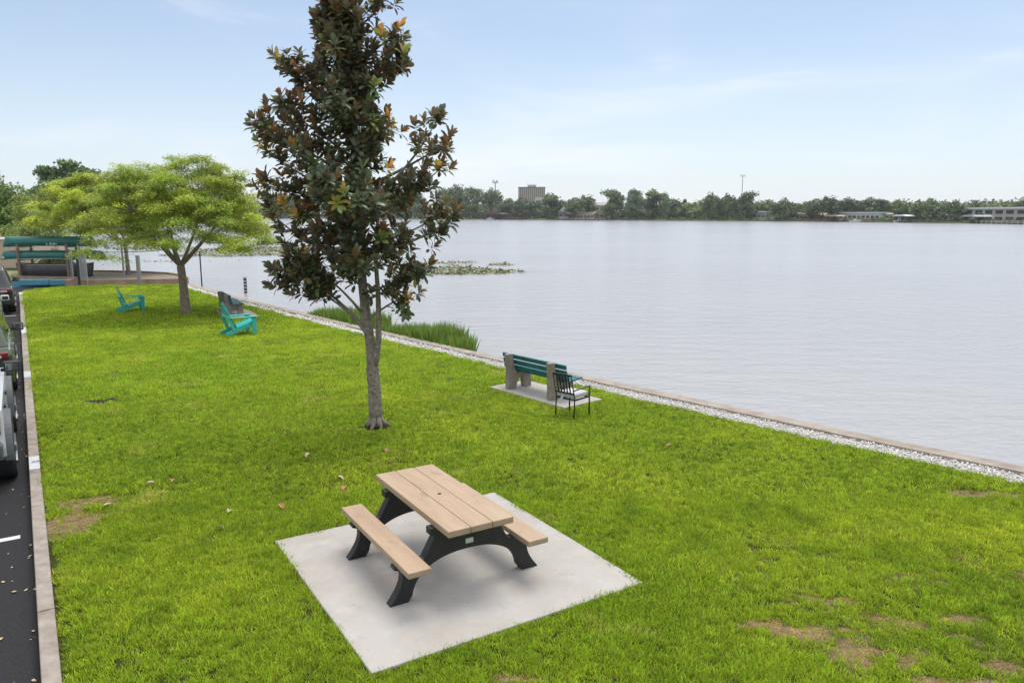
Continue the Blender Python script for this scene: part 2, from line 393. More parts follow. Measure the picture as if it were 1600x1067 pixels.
def water_mat():
    m = bpy.data.materials.new('lake_water'); m.use_nodes = True; t = m.node_tree; b = t.nodes['Principled BSDF']
    b.inputs['Base Color'].default_value = (.325, .325, .33, 1); b.inputs['Roughness'].default_value = .19; b.inputs['IOR'].default_value = 1.33
    g = t.nodes.new('ShaderNodeNewGeometry')
    hsum = None
    for s, st, rot, d in ((.55, .16, .5, 4), (2.4, .075, .9, 4), (.03, 0, 0, 4)):
        mpn = t.nodes.new('ShaderNodeMapping'); mpn.inputs['Rotation'].default_value = (0, 0, rot); mpn.inputs['Scale'].default_value = (1, 2.6, 1)
        t.links.new(g.outputs['Position'], mpn.inputs[0])
        n = t.nodes.new('ShaderNodeTexNoise'); n.inputs['Scale'].default_value = s; n.inputs['Detail'].default_value = d; t.links.new(mpn.outputs[0], n.inputs['Vector'])
        if st == 0:
            patch = n.outputs[0]; continue
        mu = t.nodes.new('ShaderNodeMath'); mu.operation = 'MULTIPLY'; mu.inputs[1].default_value = st; t.links.new(n.outputs[0], mu.inputs[0])
        if hsum is None: hsum = mu.outputs[0]
        else:
            ad = t.nodes.new('ShaderNodeMath'); ad.operation = 'ADD'; t.links.new(hsum, ad.inputs[0]); t.links.new(mu.outputs[0], ad.inputs[1]); hsum = ad.outputs[0]
    bp = t.nodes.new('ShaderNodeBump'); bp.inputs['Distance'].default_value = 1.0
    r = t.nodes.new('ShaderNodeMapRange'); r.inputs[1].default_value = .35; r.inputs[2].default_value = .65; r.inputs[3].default_value = .65; r.inputs[4].default_value = .95
    t.links.new(patch, r.inputs[0]); t.links.new(r.outputs[0], bp.inputs['Strength'])
    r2 = t.nodes.new('ShaderNodeMapRange'); r2.inputs[1].default_value = .38; r2.inputs[2].default_value = .62; r2.inputs[3].default_value = .165; r2.inputs[4].default_value = .205
    t.links.new(patch, r2.inputs[0]); t.links.new(r2.outputs[0], b.inputs['Roughness'])
    t.links.new(hsum, bp.inputs['Height']); t.links.new(bp.outputs[0], b.inputs['Normal'])
    return m
M['water'] = water_mat()

# ------------------------------------------------------------------ ground, water, lake edge
WZ = -.45
SW = [(26, -14), (14.2, 3.0), (10.9, 7.0), (9.1, 8.85), (7.44, 10.52), (5.77, 12.25), (4.36, 13.8), (2.56, 15.76), (1.48, 17.0), (-.67, 19.4), (-1.58, 20.5),
      (-3.24, 22.44), (-4.8, 24.27), (-7.86, 27.95), (-9.86, 30.4), (-11.06, 31.85), (-14.27, 36.1), (-16.98, 39.71)]      # lake-side edge of the cap
def offset(line, d):
    out = []
    for i, p in enumerate(line):
        a = Vector(line[max(i-1, 0)]); b = Vector(line[min(i+1, len(line)-1)]); t_ = (b-a).normalized()
        q = Vector(p) + Vector((-t_.y, t_.x))*d; out.append((q.x, q.y))
    return out
SWin = offset(SW, .30); SWgr = offset(SW, .72)
water_pts = [(-1600, -300), (1600, -300), (1600, 700), (-1600, 700)]
water = flat('lake_water', water_pts, WZ, M['water'])
lawn_poly = [tuple(K(-16, .14)[:2]), (24, -14)] + SWgr[1:] + [(-17.3, 39.5), (-22.9, 38.45), (-23.6, 36.6), tuple(K(35.2, .14)[:2])]
flat('lawn_soil', lawn_poly, -.03, M['soil'])
# asphalt, reaching off to the left of the kerb
asph = [tuple(K(-40, 0)[:2]), tuple(K(35.5, 0)[:2]), (-23.9, 36.6), (-22.8, 38.6), (-22.9, 39.3), (-27, 39.0), (-46, 40), (-110, 20), (-60, -60)]
flat('asphalt', asph, -.13, M['asphalt'])
# gravel strip, its base sheet and its stones
gb = MB()
for i in range(len(SW)-1):
    a, b, c, d = SWin[i], SWin[i+1], SWgr[i+1], SWgr[i]
    gb.add([(a[0], a[1], -.022), (b[0], b[1], -.022), (c[0], c[1], -.022), (d[0], d[1], -.022)], [(0, 1, 2, 3)])
tag(gb.build('gravel_bed', M['gravel_base']), kind='structure')
cap = MB()
for i in range(len(SW)-1):
    a, b, c, d = SW[i], SW[i+1], SWin[i+1], SWin[i]
    for zlo, zhi in ((-.9, .032),):
        k = len(cap.v)
        cap.v += [(a[0],a[1],zlo),(b[0],b[1],zlo),(c[0],c[1],zlo),(d[0],d[1],zlo),(a[0],a[1],zhi),(b[0],b[1],zhi),(c[0],c[1],zhi),(d[0],d[1],zhi)]
        cap.f += [(k+4,k+5,k+6,k+7),(k,k+1,k+5,k+4),(k+2,k+3,k+7,k+6)]
tag(cap.build('seawall', M['cap']), 'low tan concrete seawall running the length of the lawn beside white gravel', 'seawall')
# stones: little squashed octahedra
sv = np.array([(1,0,0),(0,1,0),(-1,0,0),(0,-1,0),(0,0,.7),(0,0,-.7)], float)
sf = np.array([(0,1,4),(1,2,4),(2,3,4),(3,0,4),(1,0,5),(2,1,5),(3,2,5),(0,3,5)])
P = []; sc = []
for i in range(2, len(SW)-1):
    a = np.array(SWin[i]); b = np.array(SWin[i+1]); c = np.array(SWgr[i]); d = np.array(SWgr[i+1]); l = np.linalg.norm(b-a)
    dist = (np.hypot(*a)); dens = 900 if dist < 17 else (380 if dist < 24 else 200)
    n = int(l*.42*dens); u = rng.random(n)[:, None]; v = rng.random(n)[:, None]**.9*1.12-.03
    q = (a*(1-u)+b*u)*(1-v)+(c*(1-u)+d*u)*v
    edge = v[:, 0] + .35*(fbm(q[:, 0]*1.3, q[:, 1]*1.3)-.5) < .98
    keep = edge & ((fbm(q[:, 0]*.8+30, q[:, 1]*.8) < (.56 if -5.5 < a[0] < -2.5 else .72)) | (dist < 15))
    P.append(q[keep]); sc.append(np.full(keep.sum(), .017 if dist < 17 else (.026 if dist < 24 else .036)))
P = np.concatenate(P); sc = np.concatenate(sc)
P3 = np.c_[P, rng.uniform(-.015, .012, len(P))]
V, Fq = scatter(sv, sf, P3, frames(rand_unit(len(P)), rand_unit(len(P))), sc[:, None]*rng.uniform(.6, 1.4, (len(P), 3)))
tint = np.repeat(rng.uniform(.62, 1.12, (len(P), 1))*np.array([1, .99, .97]), 6, 0)
tag(np_mesh('white_gravel', V, Fq, M['stone'], tint=tint), kind='stuff')
# kerb with its joints
for s0 in [0]:
    kb = MB(); s = -14.0
    while s < 35.4:
        e = min(s+3.05, 35.45)
        kb.add([tuple(K(s+.006, 0, -.2)), tuple(K(e-.006, 0, -.2)), tuple(K(e-.006, .15, -.2)), tuple(K(s+.006, .15, -.2)),
                tuple(K(s+.006, .012, .012)), tuple(K(e-.006, .012, .012)), tuple(K(e-.006, .15, .012)), tuple(K(s+.006, .15, .012))],
               [(4,5,6,7),(0,1,5,4),(1,2,6,5),(2,3,7,6),(3,0,4,7)])
        s = e
    kb.box(K(35.75, .12, -.09), (.62, .15, .2), rz=KANG-.45)
    tag(kb.build('kerb', M['kerb'], bevel=.012), kind='structure')
# painted markings
def strip(name, s0, s1, n0, n1, z, m):
    b = MB(); b.add([tuple(K(s0, n0, z)), tuple(K(s1, n0, z)), tuple(K(s1, n1, z)), tuple(K(s0, n1, z))], [(0, 1, 2, 3)])
    o = b.build(name, m)
    if o.data.polygons[0].normal.z < 0: o.data.flip_normals()
    return tag(o, kind='structure')
for s_ in (3.68, 10.24, 16.9, 27.2): strip('stall_line', s_-.055, s_+.055, -2.6, -.12, -.126, M['paint'])
marks = [strip('kerb_paint', a, b, .016, .148, .0165, M['paint']) for a, b in ((5.93, 6.62), (13.35, 14.1), (20.9, 22.3), (34.4, 35.4))]
tcu = bpy.data.curves.new('stall_number', 'FONT'); tcu.body = '26'; tcu.size = .115; tcu.align_x = 'CENTER'; tcu.align_y = 'CENTER'; tcu.shear = .35
to = bpy.data.objects.new('tmp', tcu); COL.objects.link(to); bpy.context.view_layer.update()
tme = bpy.data.meshes.new_from_object(to); bpy.data.objects.remove(to); tme.materials.append(M['ink'])
tn = bpy.data.objects.new('stall_number', tme); COL.objects.link(tn); tn.location = K(6.3, .085, .021); tn.rotation_euler = (0, 0, KANG-R(90)+.1)
tag(tn, kind='structure')

# bare and thin spots in the lawn, by where they lie on the ground
def spot(px, py, rx, ry): p = at(px, py); return (p.x, p.y, rx, ry)
BARE = [spot(1385, 1018, .38, .17), (spot(1270, 985, .30, .10)), spot(1500, 965, .26, .07), spot(1570, 1038, .2, .08), spot(1180, 972, .2, .07), spot(1415, 970, .15, .1),
        spot(118, 812, .30, .35), spot(140, 782, .35, .18), spot(1535, 770, .4, .14), spot(1310, 935, .2, .06), spot(800, 1055, .2, .05), spot(1480, 1062, .3, .06)]
HOLE = [spot(150, 627, .24, .12), spot(176, 624, .13, .05)]
def blob(name, x, y, rx, ry, z, m):
    a = np.linspace(0, 2*np.pi, 28, endpoint=False); r = 1+.22*np.sin(3*a+x)+.14*np.sin(5*a+y)+.08*np.sin(9*a)
    return flat(name, list(zip(x+rx*r*np.cos(a), y+ry*r*np.sin(a))), z, m)
def thinness(x, y):
    """1 = thick turf, towards 0 = bare; by where one stands on the lawn"""
    t_ = np.ones(len(x))
    for (bx, by, rx, ry) in BARE:
        q = ((x-bx)/rx)**2+((y-by)/ry)**2; t_ = np.minimum(t_, np.clip(q*.42-.12+2.2*(fbm(x*4.2+5, y*4.2)-.45), 0.0, 1))
    tired = np.clip((x-1.0)/3, 0, 1)*np.clip((9.4-y)/2.5, 0, 1)
    return t_*(1-.5*tired*np.clip((fbm(x*2.5, y*2.5+40)-.5)*6, 0, 1))
gs = .07; gx, gy = np.meshgrid(np.arange(-12, 13, gs), np.arange(2.5, 14, gs)); gxf, gyf = gx.ravel(), gy.ravel()
gt_ = thinness(gxf, gyf)[:, None]; nC = gx.shape[1]; nR = gx.shape[0]
gtint = np.array([.05, .06, .014])*gt_+np.array([.25, .19, .105])*(1-gt_)
ii = (np.arange(nR-1)[:, None]*nC+np.arange(nC-1)[None]).ravel(); gF = np.stack([ii, ii+1, ii+nC+1, ii+nC], 1)
gk = inside(gxf[ii]+gs/2, gyf[ii]+gs/2, lawn_poly)
M['turf_soil'] = mat('turf_soil', (1, 1, 1), .95, .45, 22, .012, 70, attr='tint', spec=.1)
tag(np_mesh('turf_soil', np.c_[gxf, gyf, np.full(len(gxf), -.026)], gF[gk], M['turf_soil'], tint=gtint), kind='structure')
db = MB()
for x, y, rx, ry in HOLE:
    for k in range(60):
        a = rng.random()*6.28; r = rng.random()**.5; q = Vector((x+rx*r*math.cos(a), y+ry*r*math.sin(a), -.02+.03*(1-r)))
        s_ = rng.uniform(.02, .05); db.add(sv*s_, [tuple(f) for f in sf], Matrix.Translation(q) @ Matrix.Rotation(rng.random()*6, 4, 'Z'))
    db.add([(x+rx*1.15*math.cos(a), y+ry*1.15*math.sin(a), -.008) for a in np.linspace(0, 6.283, 20, endpoint=False)], [tuple(range(20))])
tag(db.build('dirt_patch', M['dirt']), kind='structure')

# pads
PAD_TH = .5563
def pad(name, cx, cy, th, w_, l_, z, m, label):
    b = MB(); b.box((0, 0, z-.08), (w_, l_, .16))
    o = b.build(name, m, bevel=.012); o.location = (cx, cy, 0); o.rotation_euler = (0, 0, th)
    return tag(o, label, 'concrete pad')
PADS = []
def padpoly(cx, cy, th, w_, l_, g=.0):
    u = Vector((math.cos(th), math.sin(th))); v = Vector((-u.y, u.x)); c = Vector((cx, cy))
    return [tuple(c+u*a*(w_/2+g)+v*b*(l_/2+g)) for a, b in ((-1,-1),(1,-1),(1,1),(-1,1))]
pad('concrete_pad', -.683, 7.564, PAD_TH, 2.885, 2.945, .004, M['pad'], 'large square pale concrete pad under the picnic table')
PADS.append(padpoly(-.683, 7.564, PAD_TH, 2.885, 2.945, -.012))
BD = Vector((.645, -.764)); BTH = math.atan2(BD.y, BD.x)          # near bench: along its length
pad('concrete_pad', .66, 15.22, BTH, 2.32, 1.05, .006, M['pad'], 'narrow concrete pad under the nearer teal bench')
PADS.append(padpoly(.66, 15.22, BTH, 2.32, 1.05, .03))
FD = Vector((.50, -.866)); FTH = math.atan2(FD.y, FD.x)
pad('concrete_pad', -10.15, 27.75, FTH, 2.5, 1.15, .006, M['pad'], 'concrete pad under the far bench beside the turquoise chair')
PADS.append(padpoly(-10.15, 27.75, FTH, 2.5, 1.15, .03))

# ------------------------------------------------------------------ picnic table
TTH = .5477
pt = thing('picnic_table', 'tan plank picnic table with black arched end frames on the square pad', 'picnic table', (-.7602, 7.534, .005), TTH)
PW = .2315
for i in (-1, 0, 1):
    o = MB().box((i*.236, 0, .72), (PW, 1.83, .066)).build('top_plank', M['plank'], pt, bevel=.009)
for sgn in (-1, 1):
    MB().box((sgn*.645, 0, .418), (.232, 1.83, .060)).build('seat', M['plank'], pt, bevel=.009)
hb = MB().lathe([(.022, .7535), (.022, .7552)], 16); hb.build('umbrella_hole', M['hole'], pt)
def frame_poly():
    r = [(.83, 0)]
    # outer right: foot curving in, then out to the seat
    for t_ in np.linspace(0, 1, 9)[1:]:
        r.append((.83-.135*math.sin(math.pi*t_*.62)/1.0+.0*t_ - .0, .33*t_))
    r += [(.775, .352), (.775, .386), (.515, .386), (.465, .40), (.345, .61), (.40, .615), (.40, .685)]
    half = r
    arch = [(.64, 0)] + [(.60*math.cos(a)**.85 if a < 1.57 else 0, .395*math.sin(a)**.9) for a in np.linspace(.12, 1.5707, 12)]
    right_in = arch
    poly = half + [(-a, b) for a, b in half[::-1]]
    poly += [(-a, b) for a, b in right_in] + [(a, b) for a, b in right_in[::-1][1:]]
    return poly
fp = frame_poly()
for sgn in (-1, 1):
    fr = MB().prism(fp, sgn*.57-.05, sgn*.57+.05, 'xz').build('end_frame', M['black_plastic'], pt, bevel=.006)
    if sgn < 0:
        st = MB().box((.02, -.622, .473), (.085, .003, .05)).build('label_plate', M['sticker'], fr)
        for zz, ww in ((.612, .05), (.598, .035), (.586, .045)):
            pass
MB().box((0, 0, .655), (.09, 1.04, .06)).build('centre_beam', M['black_plastic'], pt, bevel=.004)

# ------------------------------------------------------------------ slatted benches
def make_bench(label, loc, rz):
    t_ = thing('park_bench', label, 'bench', loc, rz)        # x along the bench, +y towards the lake
    prof = [(-.04, 0), (.17, 0), (.19, .10), (.235, .19), (.30, .235), (.345, .235), (.375, .20), (.385, .0), (.59, 0), (.59, .30), (.565, .375),
            (.20, .345), (.145, .40), (.07, .735), (.045, .755), (-.045, .755), (-.065, .735), (-.03, .40)]
    for sx_ in (-.64, .64):
        MB().prism(prof, sx_-.06, sx_+.06, 'yz').build('concrete_leg', M['bench_conc'], t_, bevel=.012)
    tilt = Matrix.Rotation(R(11), 4, 'X')
    for z_, y_ in ((.455, .150), (.57, .127), (.685, .105)):
        MB().box((0, y_+.017, z_), (1.92, .036, .092), tilt).build('back_slat', M['bench_teal'], t_, bevel=.005)
    for y_, z_ in ((.25, .373), (.39, .385), (.53, .397)):
        MB().box((0, y_, z_+.02), (1.92, .115, .036), Matrix.Rotation(R(4.5), 4, 'X')).build('seat_slat', M['bench_teal'], t_, bevel=.005)
    return t_
make_bench('teal slatted bench on two concrete legs, nearer one beside the black metal chair', (.34, 15.06, .007), BTH)
make_bench('smaller looking far teal bench with concrete legs behind the turquoise lounge chair', (-10.72, 27.85, .007), FTH)

# ------------------------------------------------------------------ turquoise slatted lounge chairs
def make_adirondack(label, loc, rz):
    t_ = thing('adirondack_chair', label, 'lounge chair', loc, rz, 'turquoise lounge chairs on the lawn')   # faces +y
    m = M['chair_teal']
    for sx_ in (-.27, .27):
        # seat rail sweeping down to the ground behind
        MB().prism([(-.46, .0), (-.33, .0), (.40, .27), (.44, .36), (.40, .385), (-.02, .25), (-.46, .075)], sx_-.014, sx_+.014, 'yz').build('seat_rail', m, t_, bevel=.004)
        MB().prism([(.34, 0), (.46, 0), (.47, .52), (.33, .52)], sx_*1.17-.016, sx_*1.17+.016, 'yz').build('front_leg', m, t_, bevel=.004)
        MB().prism([(sx_*1.02-.055*np.sign(sx_), -.34), (sx_*1.32, -.36), (sx_*1.40, .30), (sx_*1.36, .50), (sx_*1.0-.02*np.sign(sx_), .50), (sx_*1.0, .2)], .524, .546, 'xy').build('armrest', m, t_, bevel=.005)
        MB().beam((sx_*1.1, -.20, .14), (sx_*1.1, -.36, .535), .03, .09).build('arm_support', m, t_, bevel=.004)
    for k in range(6):
        y_ = .40-.094*k; z_ = .393-.032*k
        MB().box((0, y_, z_), (.56, .082, .02), Matrix.Rotation(R(19), 4, 'X')).build('seat_slat', m, t_, bevel=.003)
    MB().box((0, .465, .33), (.60, .02, .10)).build('front_board', m, t_, bevel=.003)
    for k in range(-2, 3):
        top = .99-.045*k*k*.9; x0 = k*.098; x1 = k*.118
        MB().beam((x0, -.09, .20), (x1, -.42, top), .09, .02, up=(0, 1, 0)).build('back_slat', m, t_, bevel=.006)
    MB().beam((-.26, -.195, .36), (.26, -.195, .36), .02, .07).build('back_rail', m, t_)
    MB().beam((-.37, -.335, .56), (.37, -.335, .56), .03, .08).build('back_rail', m, t_)
    return t_
make_adirondack('turquoise slatted lounge chair left of the umbrella tree trunk, near the sand bed', (-14.52, 28.55, .012), R(-58))
make_adirondack('turquoise slatted lounge chair in front of the far concrete bench', (-8.42, 22.95, .012), R(-52))

# ------------------------------------------------------------------ metal dining chair with cushion
mc = thing('metal_chair', 'dark metal armchair with striped cushion standing beside the nearer bench', 'chair', (1.10, 13.47, .0), R(-43))
m = M['dark_metal']
for sx_ in (-.245, .245):
    MB().tube([(sx_, -.24, 0), (sx_, -.22, .42), (sx_*.97, -.34, .92)], .0135, 8).build('rear_leg', m, mc, smooth=True)
    MB().tube([(sx_*1.08, .25, 0), (sx_*1.08, .25, .625)], .0165, 8).build('front_leg', m, mc, smooth=True)
    MB().beam((sx_*1.08, .265, .635), (sx_, -.27, .60), .04, .018).build('armrest', m, mc, bevel=.004)
fr = MB()
for a, b in (((-.25,.25,.40),(.25,.25,.40)), ((-.25,-.22,.40),(.25,-.22,.40)), ((-.25,-.22,.40),(-.25,.25,.40)), ((.25,-.22,.40),(.25,.25,.40))): fr.beam(a, b, .025, .03)
fr.build('seat_frame', m, mc)
MB().beam((-.245, -.34, .925), (.245, -.34, .925), .028, .045).build('back_rail', m, mc); MB().beam((-.24, -.25, .53), (.24, -.25, .53), .02, .035).build('back_rail', m, mc)

for k in (-2, -1, 0, 1, 2):
    MB().beam((k*.078, -.25, .53), (k*.078, -.34, .92), .034, .008, up=(0, 1, 0)).build('back_slat', m, mc)
mc.scale = (.87, .87, .87)
cu = thing('seat_cushion', 'pale lilac striped cushion lying on the dark metal chair', 'cushion', (1.10, 13.47, .365), R(-43)); cu.scale = (.87, .87, .87)
cbody = MB().box((0, .01, .052), (.47, .47, .10)).build('cushion_body', M['cushion'], cu, bevel=.03, seg=4, smooth=True)
for x_ in (-.14, .0, .14):
    MB().box((x_, .01, .052), (.016, .4715, .1015)).build('stripe', M['stripe'], cu, bevel=.03, seg=4, smooth=True)
MB().beam((-.06, -.225, .05), (-.11, -.27, -.10), .05, .006, up=(0, 1, 0)).build('tie', M['cushion'], cu)

# ------------------------------------------------------------------ trees
LT_V = np.array([(0,0,0),(.28,-.36,.05),(.30,0,0),(.28,.36,.05),(.68,-.40,.04),(.70,0,-.02),(.68,.40,.04),(1,0,-.05),(1.0,0.001,-.05)], float)
LT_V[:, 1] *= .55
LT_F = np.array([(0,1,2,2),(0,2,3,3),(1,4,5,2),(2,5,6,3),(4,7,5,5),(5,8,6,6)])
def tri_fix(Fq): return Fq
MT_V = np.array([(0,0,0),(.35,-.19,.045),(.37,0,.0),(.35,.19,.045),(.74,-.21,.02),(.76,0,-.03),(.74,.21,.02),(1,-.07,-.09),(1,.07,-.09)], float)
MT_F = np.array([(0,1,2),(0,2,3),(1,4,5),(1,5,2),(2,5,6),(2,6,3),(4,7,5),(5,7,8),(5,8,6)])

def bez(a, b, c, n=8):
    a, b, c = Vector(a), Vector(b), Vector(c)
    return [a*(1-t)**2+b*2*t*(1-t)+c*t*t for t in np.linspace(0, 1, n)]

def magnolia():
    base = at(588, 666); Yb = base.y
    t_ = thing('magnolia_tree', 'tall magnolia with glossy dark leaves and rusty undersides, standing mid lawn', 'tree', base)
    px = .0109
    # half-widths of the crown left and right of the trunk axis, by height in metres above the base (read off the photograph's rows)
    rows = [(-40,545,565),(-15,530,580),(0,512,596),(30,500,612),(60,490,628),(95,440,630),(120,448,612),(150,434,625),(170,432,640),(200,404,655),(230,404,645),(250,406,662),
            (290,407,690),(330,412,720),(350,412,712),(380,424,690),(410,442,684),(440,448,654),(462,520,636),(480,560,612)]
    hz_, lf_, rt_ = [], [], []
    for y, xl, xr in rows[::-1]:
        ax = np.interp(y, [-70, 0, 480, 666], [552, 555, 574, 588]); ql, qa, qr = aty(xl, y, Yb), aty(ax, y, Yb), aty(xr, y, Yb)
        hz_.append(qa.z-base.z); lf_.append(qa.x-ql.x); rt_.append(qr.x-qa.x)
    hz_, lf_, rt_ = map(np.array, (hz_, lf_, rt_))
    wood = MB(); pts = []; anchors = []
    axis = lambda z: Vector((float(np.interp(z, [0, .6, 1.3, 2.0, 4.5, 7.0, 8.2], [0, .0, -.07, -.13, -.20, -.36, -.42]))-.015*math.sin(z*3), .05*math.sin(z*1.3), z))
    trunk = [axis(z) for z in np.linspace(.0, 7.6, 26)]
    rad = [(.108 if z < 1.15 else .086)*(1-z/8.6)**.8+.010 for z in np.linspace(0, 7.6, 26)]
    tb = MB(); tb.tube(trunk, rad, 12)
    # flare and roots
    for a in np.linspace(0, 6.28, 8)[:-1]:
        l = rng.uniform(.18, .34); d = Vector((math.cos(a), math.sin(a), 0))
        tb.tube([Vector((0, 0, .16))+d*.055, d*.13+Vector((0, 0, .06)), d*l+Vector((0, 0, -.015))], [.06, .045, .012], 7)
    # second stem splitting off low, with knots
    stem2 = [axis(1.02)+Vector((.02, -.01, 0)), axis(1.22)+Vector((.085, -.03, 0)), axis(1.5)+Vector((.15, -.04, 0)), axis(1.9)+Vector((.215, -.05, 0)), axis(2.4)+Vector((.26, -.06, 0)), axis(2.8)+Vector((.26, -.07, 0)),
             axis(3.4)+Vector((.30, -.1, 0)), axis(4.2)+Vector((.40, -.1, 0))]
    tb.tube(stem2, list(np.linspace(.068, .02, len(stem2))), 9)
    for z, a in ((1.02, .5), (.85, 3.3), (.45, 3.4), (1.3, .1), (.62, .2), (.4, -.1), (1.0, 3.0)):
        d = Vector((math.cos(a), -.3, 0)).normalized(); p = axis(z)+d*.085
        tb.tube([p-d*.02, p+d*.02, p+d*.035], [.035, .03, .012], 7)
    limbs = []
    ga = 2.39996
    for i in range(58):
        z0 = 2.35+5.2*(i/57)**.95; az = i*ga+rng.uniform(-.3, .3)
        ca = math.cos(az); zt = z0+rng.uniform(.25, .75)*(1 if z0 < 6.4 else .6)
        rr = np.interp(zt, hz_, lf_ if ca < 0 else rt_)
        rr = rr*(.80+.2*abs(ca)) * rng.choice([1.06, .95, .76, .56], p=[.38, .24, .2, .18])
        d = Vector((ca, math.sin(az), 0))
        end = axis(zt)+d*max(rr-.25, .12)
        limbs.append((axis(z0), axis(z0)+d*rr*.45+Vector((0, 0, .05)), end, .92))
    # limbs the photograph singles out
    def pp(x, y, dy=0): q = aty(x, y, Yb+dy)-base; return Vector(q)
    for (x0, y0, x1, y1, x2, y2, dy, dens) in ((577,535, 552,470, 436,428,-.15,1.5), (577,520, 515,448, 452,418,-.1,1.3), (577,500, 530,440, 480,415,-.25,1.2), (590,500, 640,450, 628,478,-.2,.9), (580,330, 640,270, 684,186,.1,.55), (590,350,650,300,690,262,-.2,.6),
             (600,400, 660,380, 712,338,-.2,1.), (560,330,470,300,414,290,-.2,1.), (565,280,470,230,412,205,.1,1.), (560,200,500,140,446,104,.0,1.), (575,420,470,380,420,330,.2,1.),
             (555,180,600,110,628,88,.0,.8), (600,470,640,440,655,425,-.1,1.), (560,250,490,200,436,165,.0,.8), (580,300, 660,250, 696,225, .3,.5), (552,110,515,60,494,42,0,1.), (556,120,590,70,614,60,0,.8), (556,150,600,120,630,98,-.1,.9), (556,60,580,30,596,8,0,.9)):
        limbs.append((axis(max(.2, pp(x0, y0).z)), pp(x1, y1, dy*.5), pp(x2, y2, dy), dens))
    W = []; A = []
    for (a, b, c, dens) in limbs:
        pts = bez(a, b, c, 9); Lb = (c-a).length
        tb.tube(pts, list(np.linspace(.012+.013*Lb, .006, 9)), 6, cap=False)
        nw = int((5+11*Lb)*dens)
        for k in range(nw):
            u = 1-(.40 if dens > 1.05 or dens == .9 else .72)*rng.random()**1.45 if k > 1 else 1.0
            p = pts[int(u*8)].lerp(pts[min(int(u*8)+1, 8)], u*8-int(u*8))
            tdir = (pts[min(int(u*8)+1, 8)]-pts[max(int(u*8)-1, 0)]).normalized()
            side = Vector(rand_unit(1)[0]); off = side*(rng.uniform(.06, .34) if k > 1 else .02) + Vector((0, 0, rng.uniform(0, .10)))
            q = p+off
            W.append(q); ad = (tdir*.6+off.normalized()*.55+Vector((0, 0, .62))).normalized(); A.append(ad)
            if off.length > .10: tb.tube([p, p+off*.5+Vector((0, 0, -.02)), q], [.007, .006, .004], 4, cap=False)
    # dense middle of the crown
    for k in range(140):
        z = rng.uniform(2.95, 7.7); az = rng.random()*6.28; r = rng.random()**.6*.55*np.interp(z, hz_, (lf_+rt_)/2)
        p = axis(min(z, 7.5))+Vector((math.cos(az)*r, math.sin(az)*r, z-min(z, 7.5))); W.append(p)
        A.append((Vector((math.cos(az)*.6, math.sin(az)*.6, .8))).normalized())
    tb.build('trunk', M['bark_mag'], t_, smooth=True)
    W = np.array([tuple(p) for p in W]); A = np.array([tuple(p) for p in A]); n = len(W); k = 13
    Wn = np.repeat(W, k, 0); An = np.repeat(A, k, 0)
    ref = rand_unit(n); e1 = unit(np.cross(A, ref)); e2 = np.cross(A, e1)
    ph = (np.arange(k)*ga)[None]+rng.random((n, 1))*6.28; th = (np.linspace(R(18), R(105), k)[None]+rng.normal(0, .2, (n, k)))
    th = th*np.where(rng.random((n, 1)) < .4, .7, 1.0)
    d = (np.cos(th)[..., None]*A[:, None]+np.sin(th)[..., None]*(np.cos(ph)[..., None]*e1[:, None]+np.sin(ph)[..., None]*e2[:, None])).reshape(-1, 3)
    d[:, 2] -= .12; d = unit(d)
    up = An+.25*rng.normal(size=d.shape)
    Rm = frames(d, up)
    start = Wn - An*(np.tile(np.linspace(-.01, .10, k), n)[:, None])
    L_ = rng.uniform(.115, .185, len(d))
    V, Fq = scatter(MT_V, MT_F, start, Rm, np.stack([L_, L_*rng.uniform(.85, 1.15, len(d)), L_], 1))
    wt = np.repeat(rng.uniform(.7, 1.25, (n, 1)), k, 0); tint = wt*rng.uniform(.75, 1.3, (len(d), 1))*np.ones((1, 3))
    young = np.repeat((rng.random(n) < .10)[:, None], k, 0)[:, 0]
    tint[young] *= np.array([2.5, 2.6, 1.5])
    brown = np.repeat((rng.random(n) < .13*(1+W[:, 2]/5)/1.6)[:, None], k, 0)[:, 0] & (np.tile(np.arange(k), n) < 8)
    tint[brown] *= np.array([1.9, 1.2, .9])
    np_mesh('crown', V, Fq, M['leaf_mag'], t_, tint=np.repeat(tint, len(MT_V), 0), smooth=True)
    return t_
magnolia()

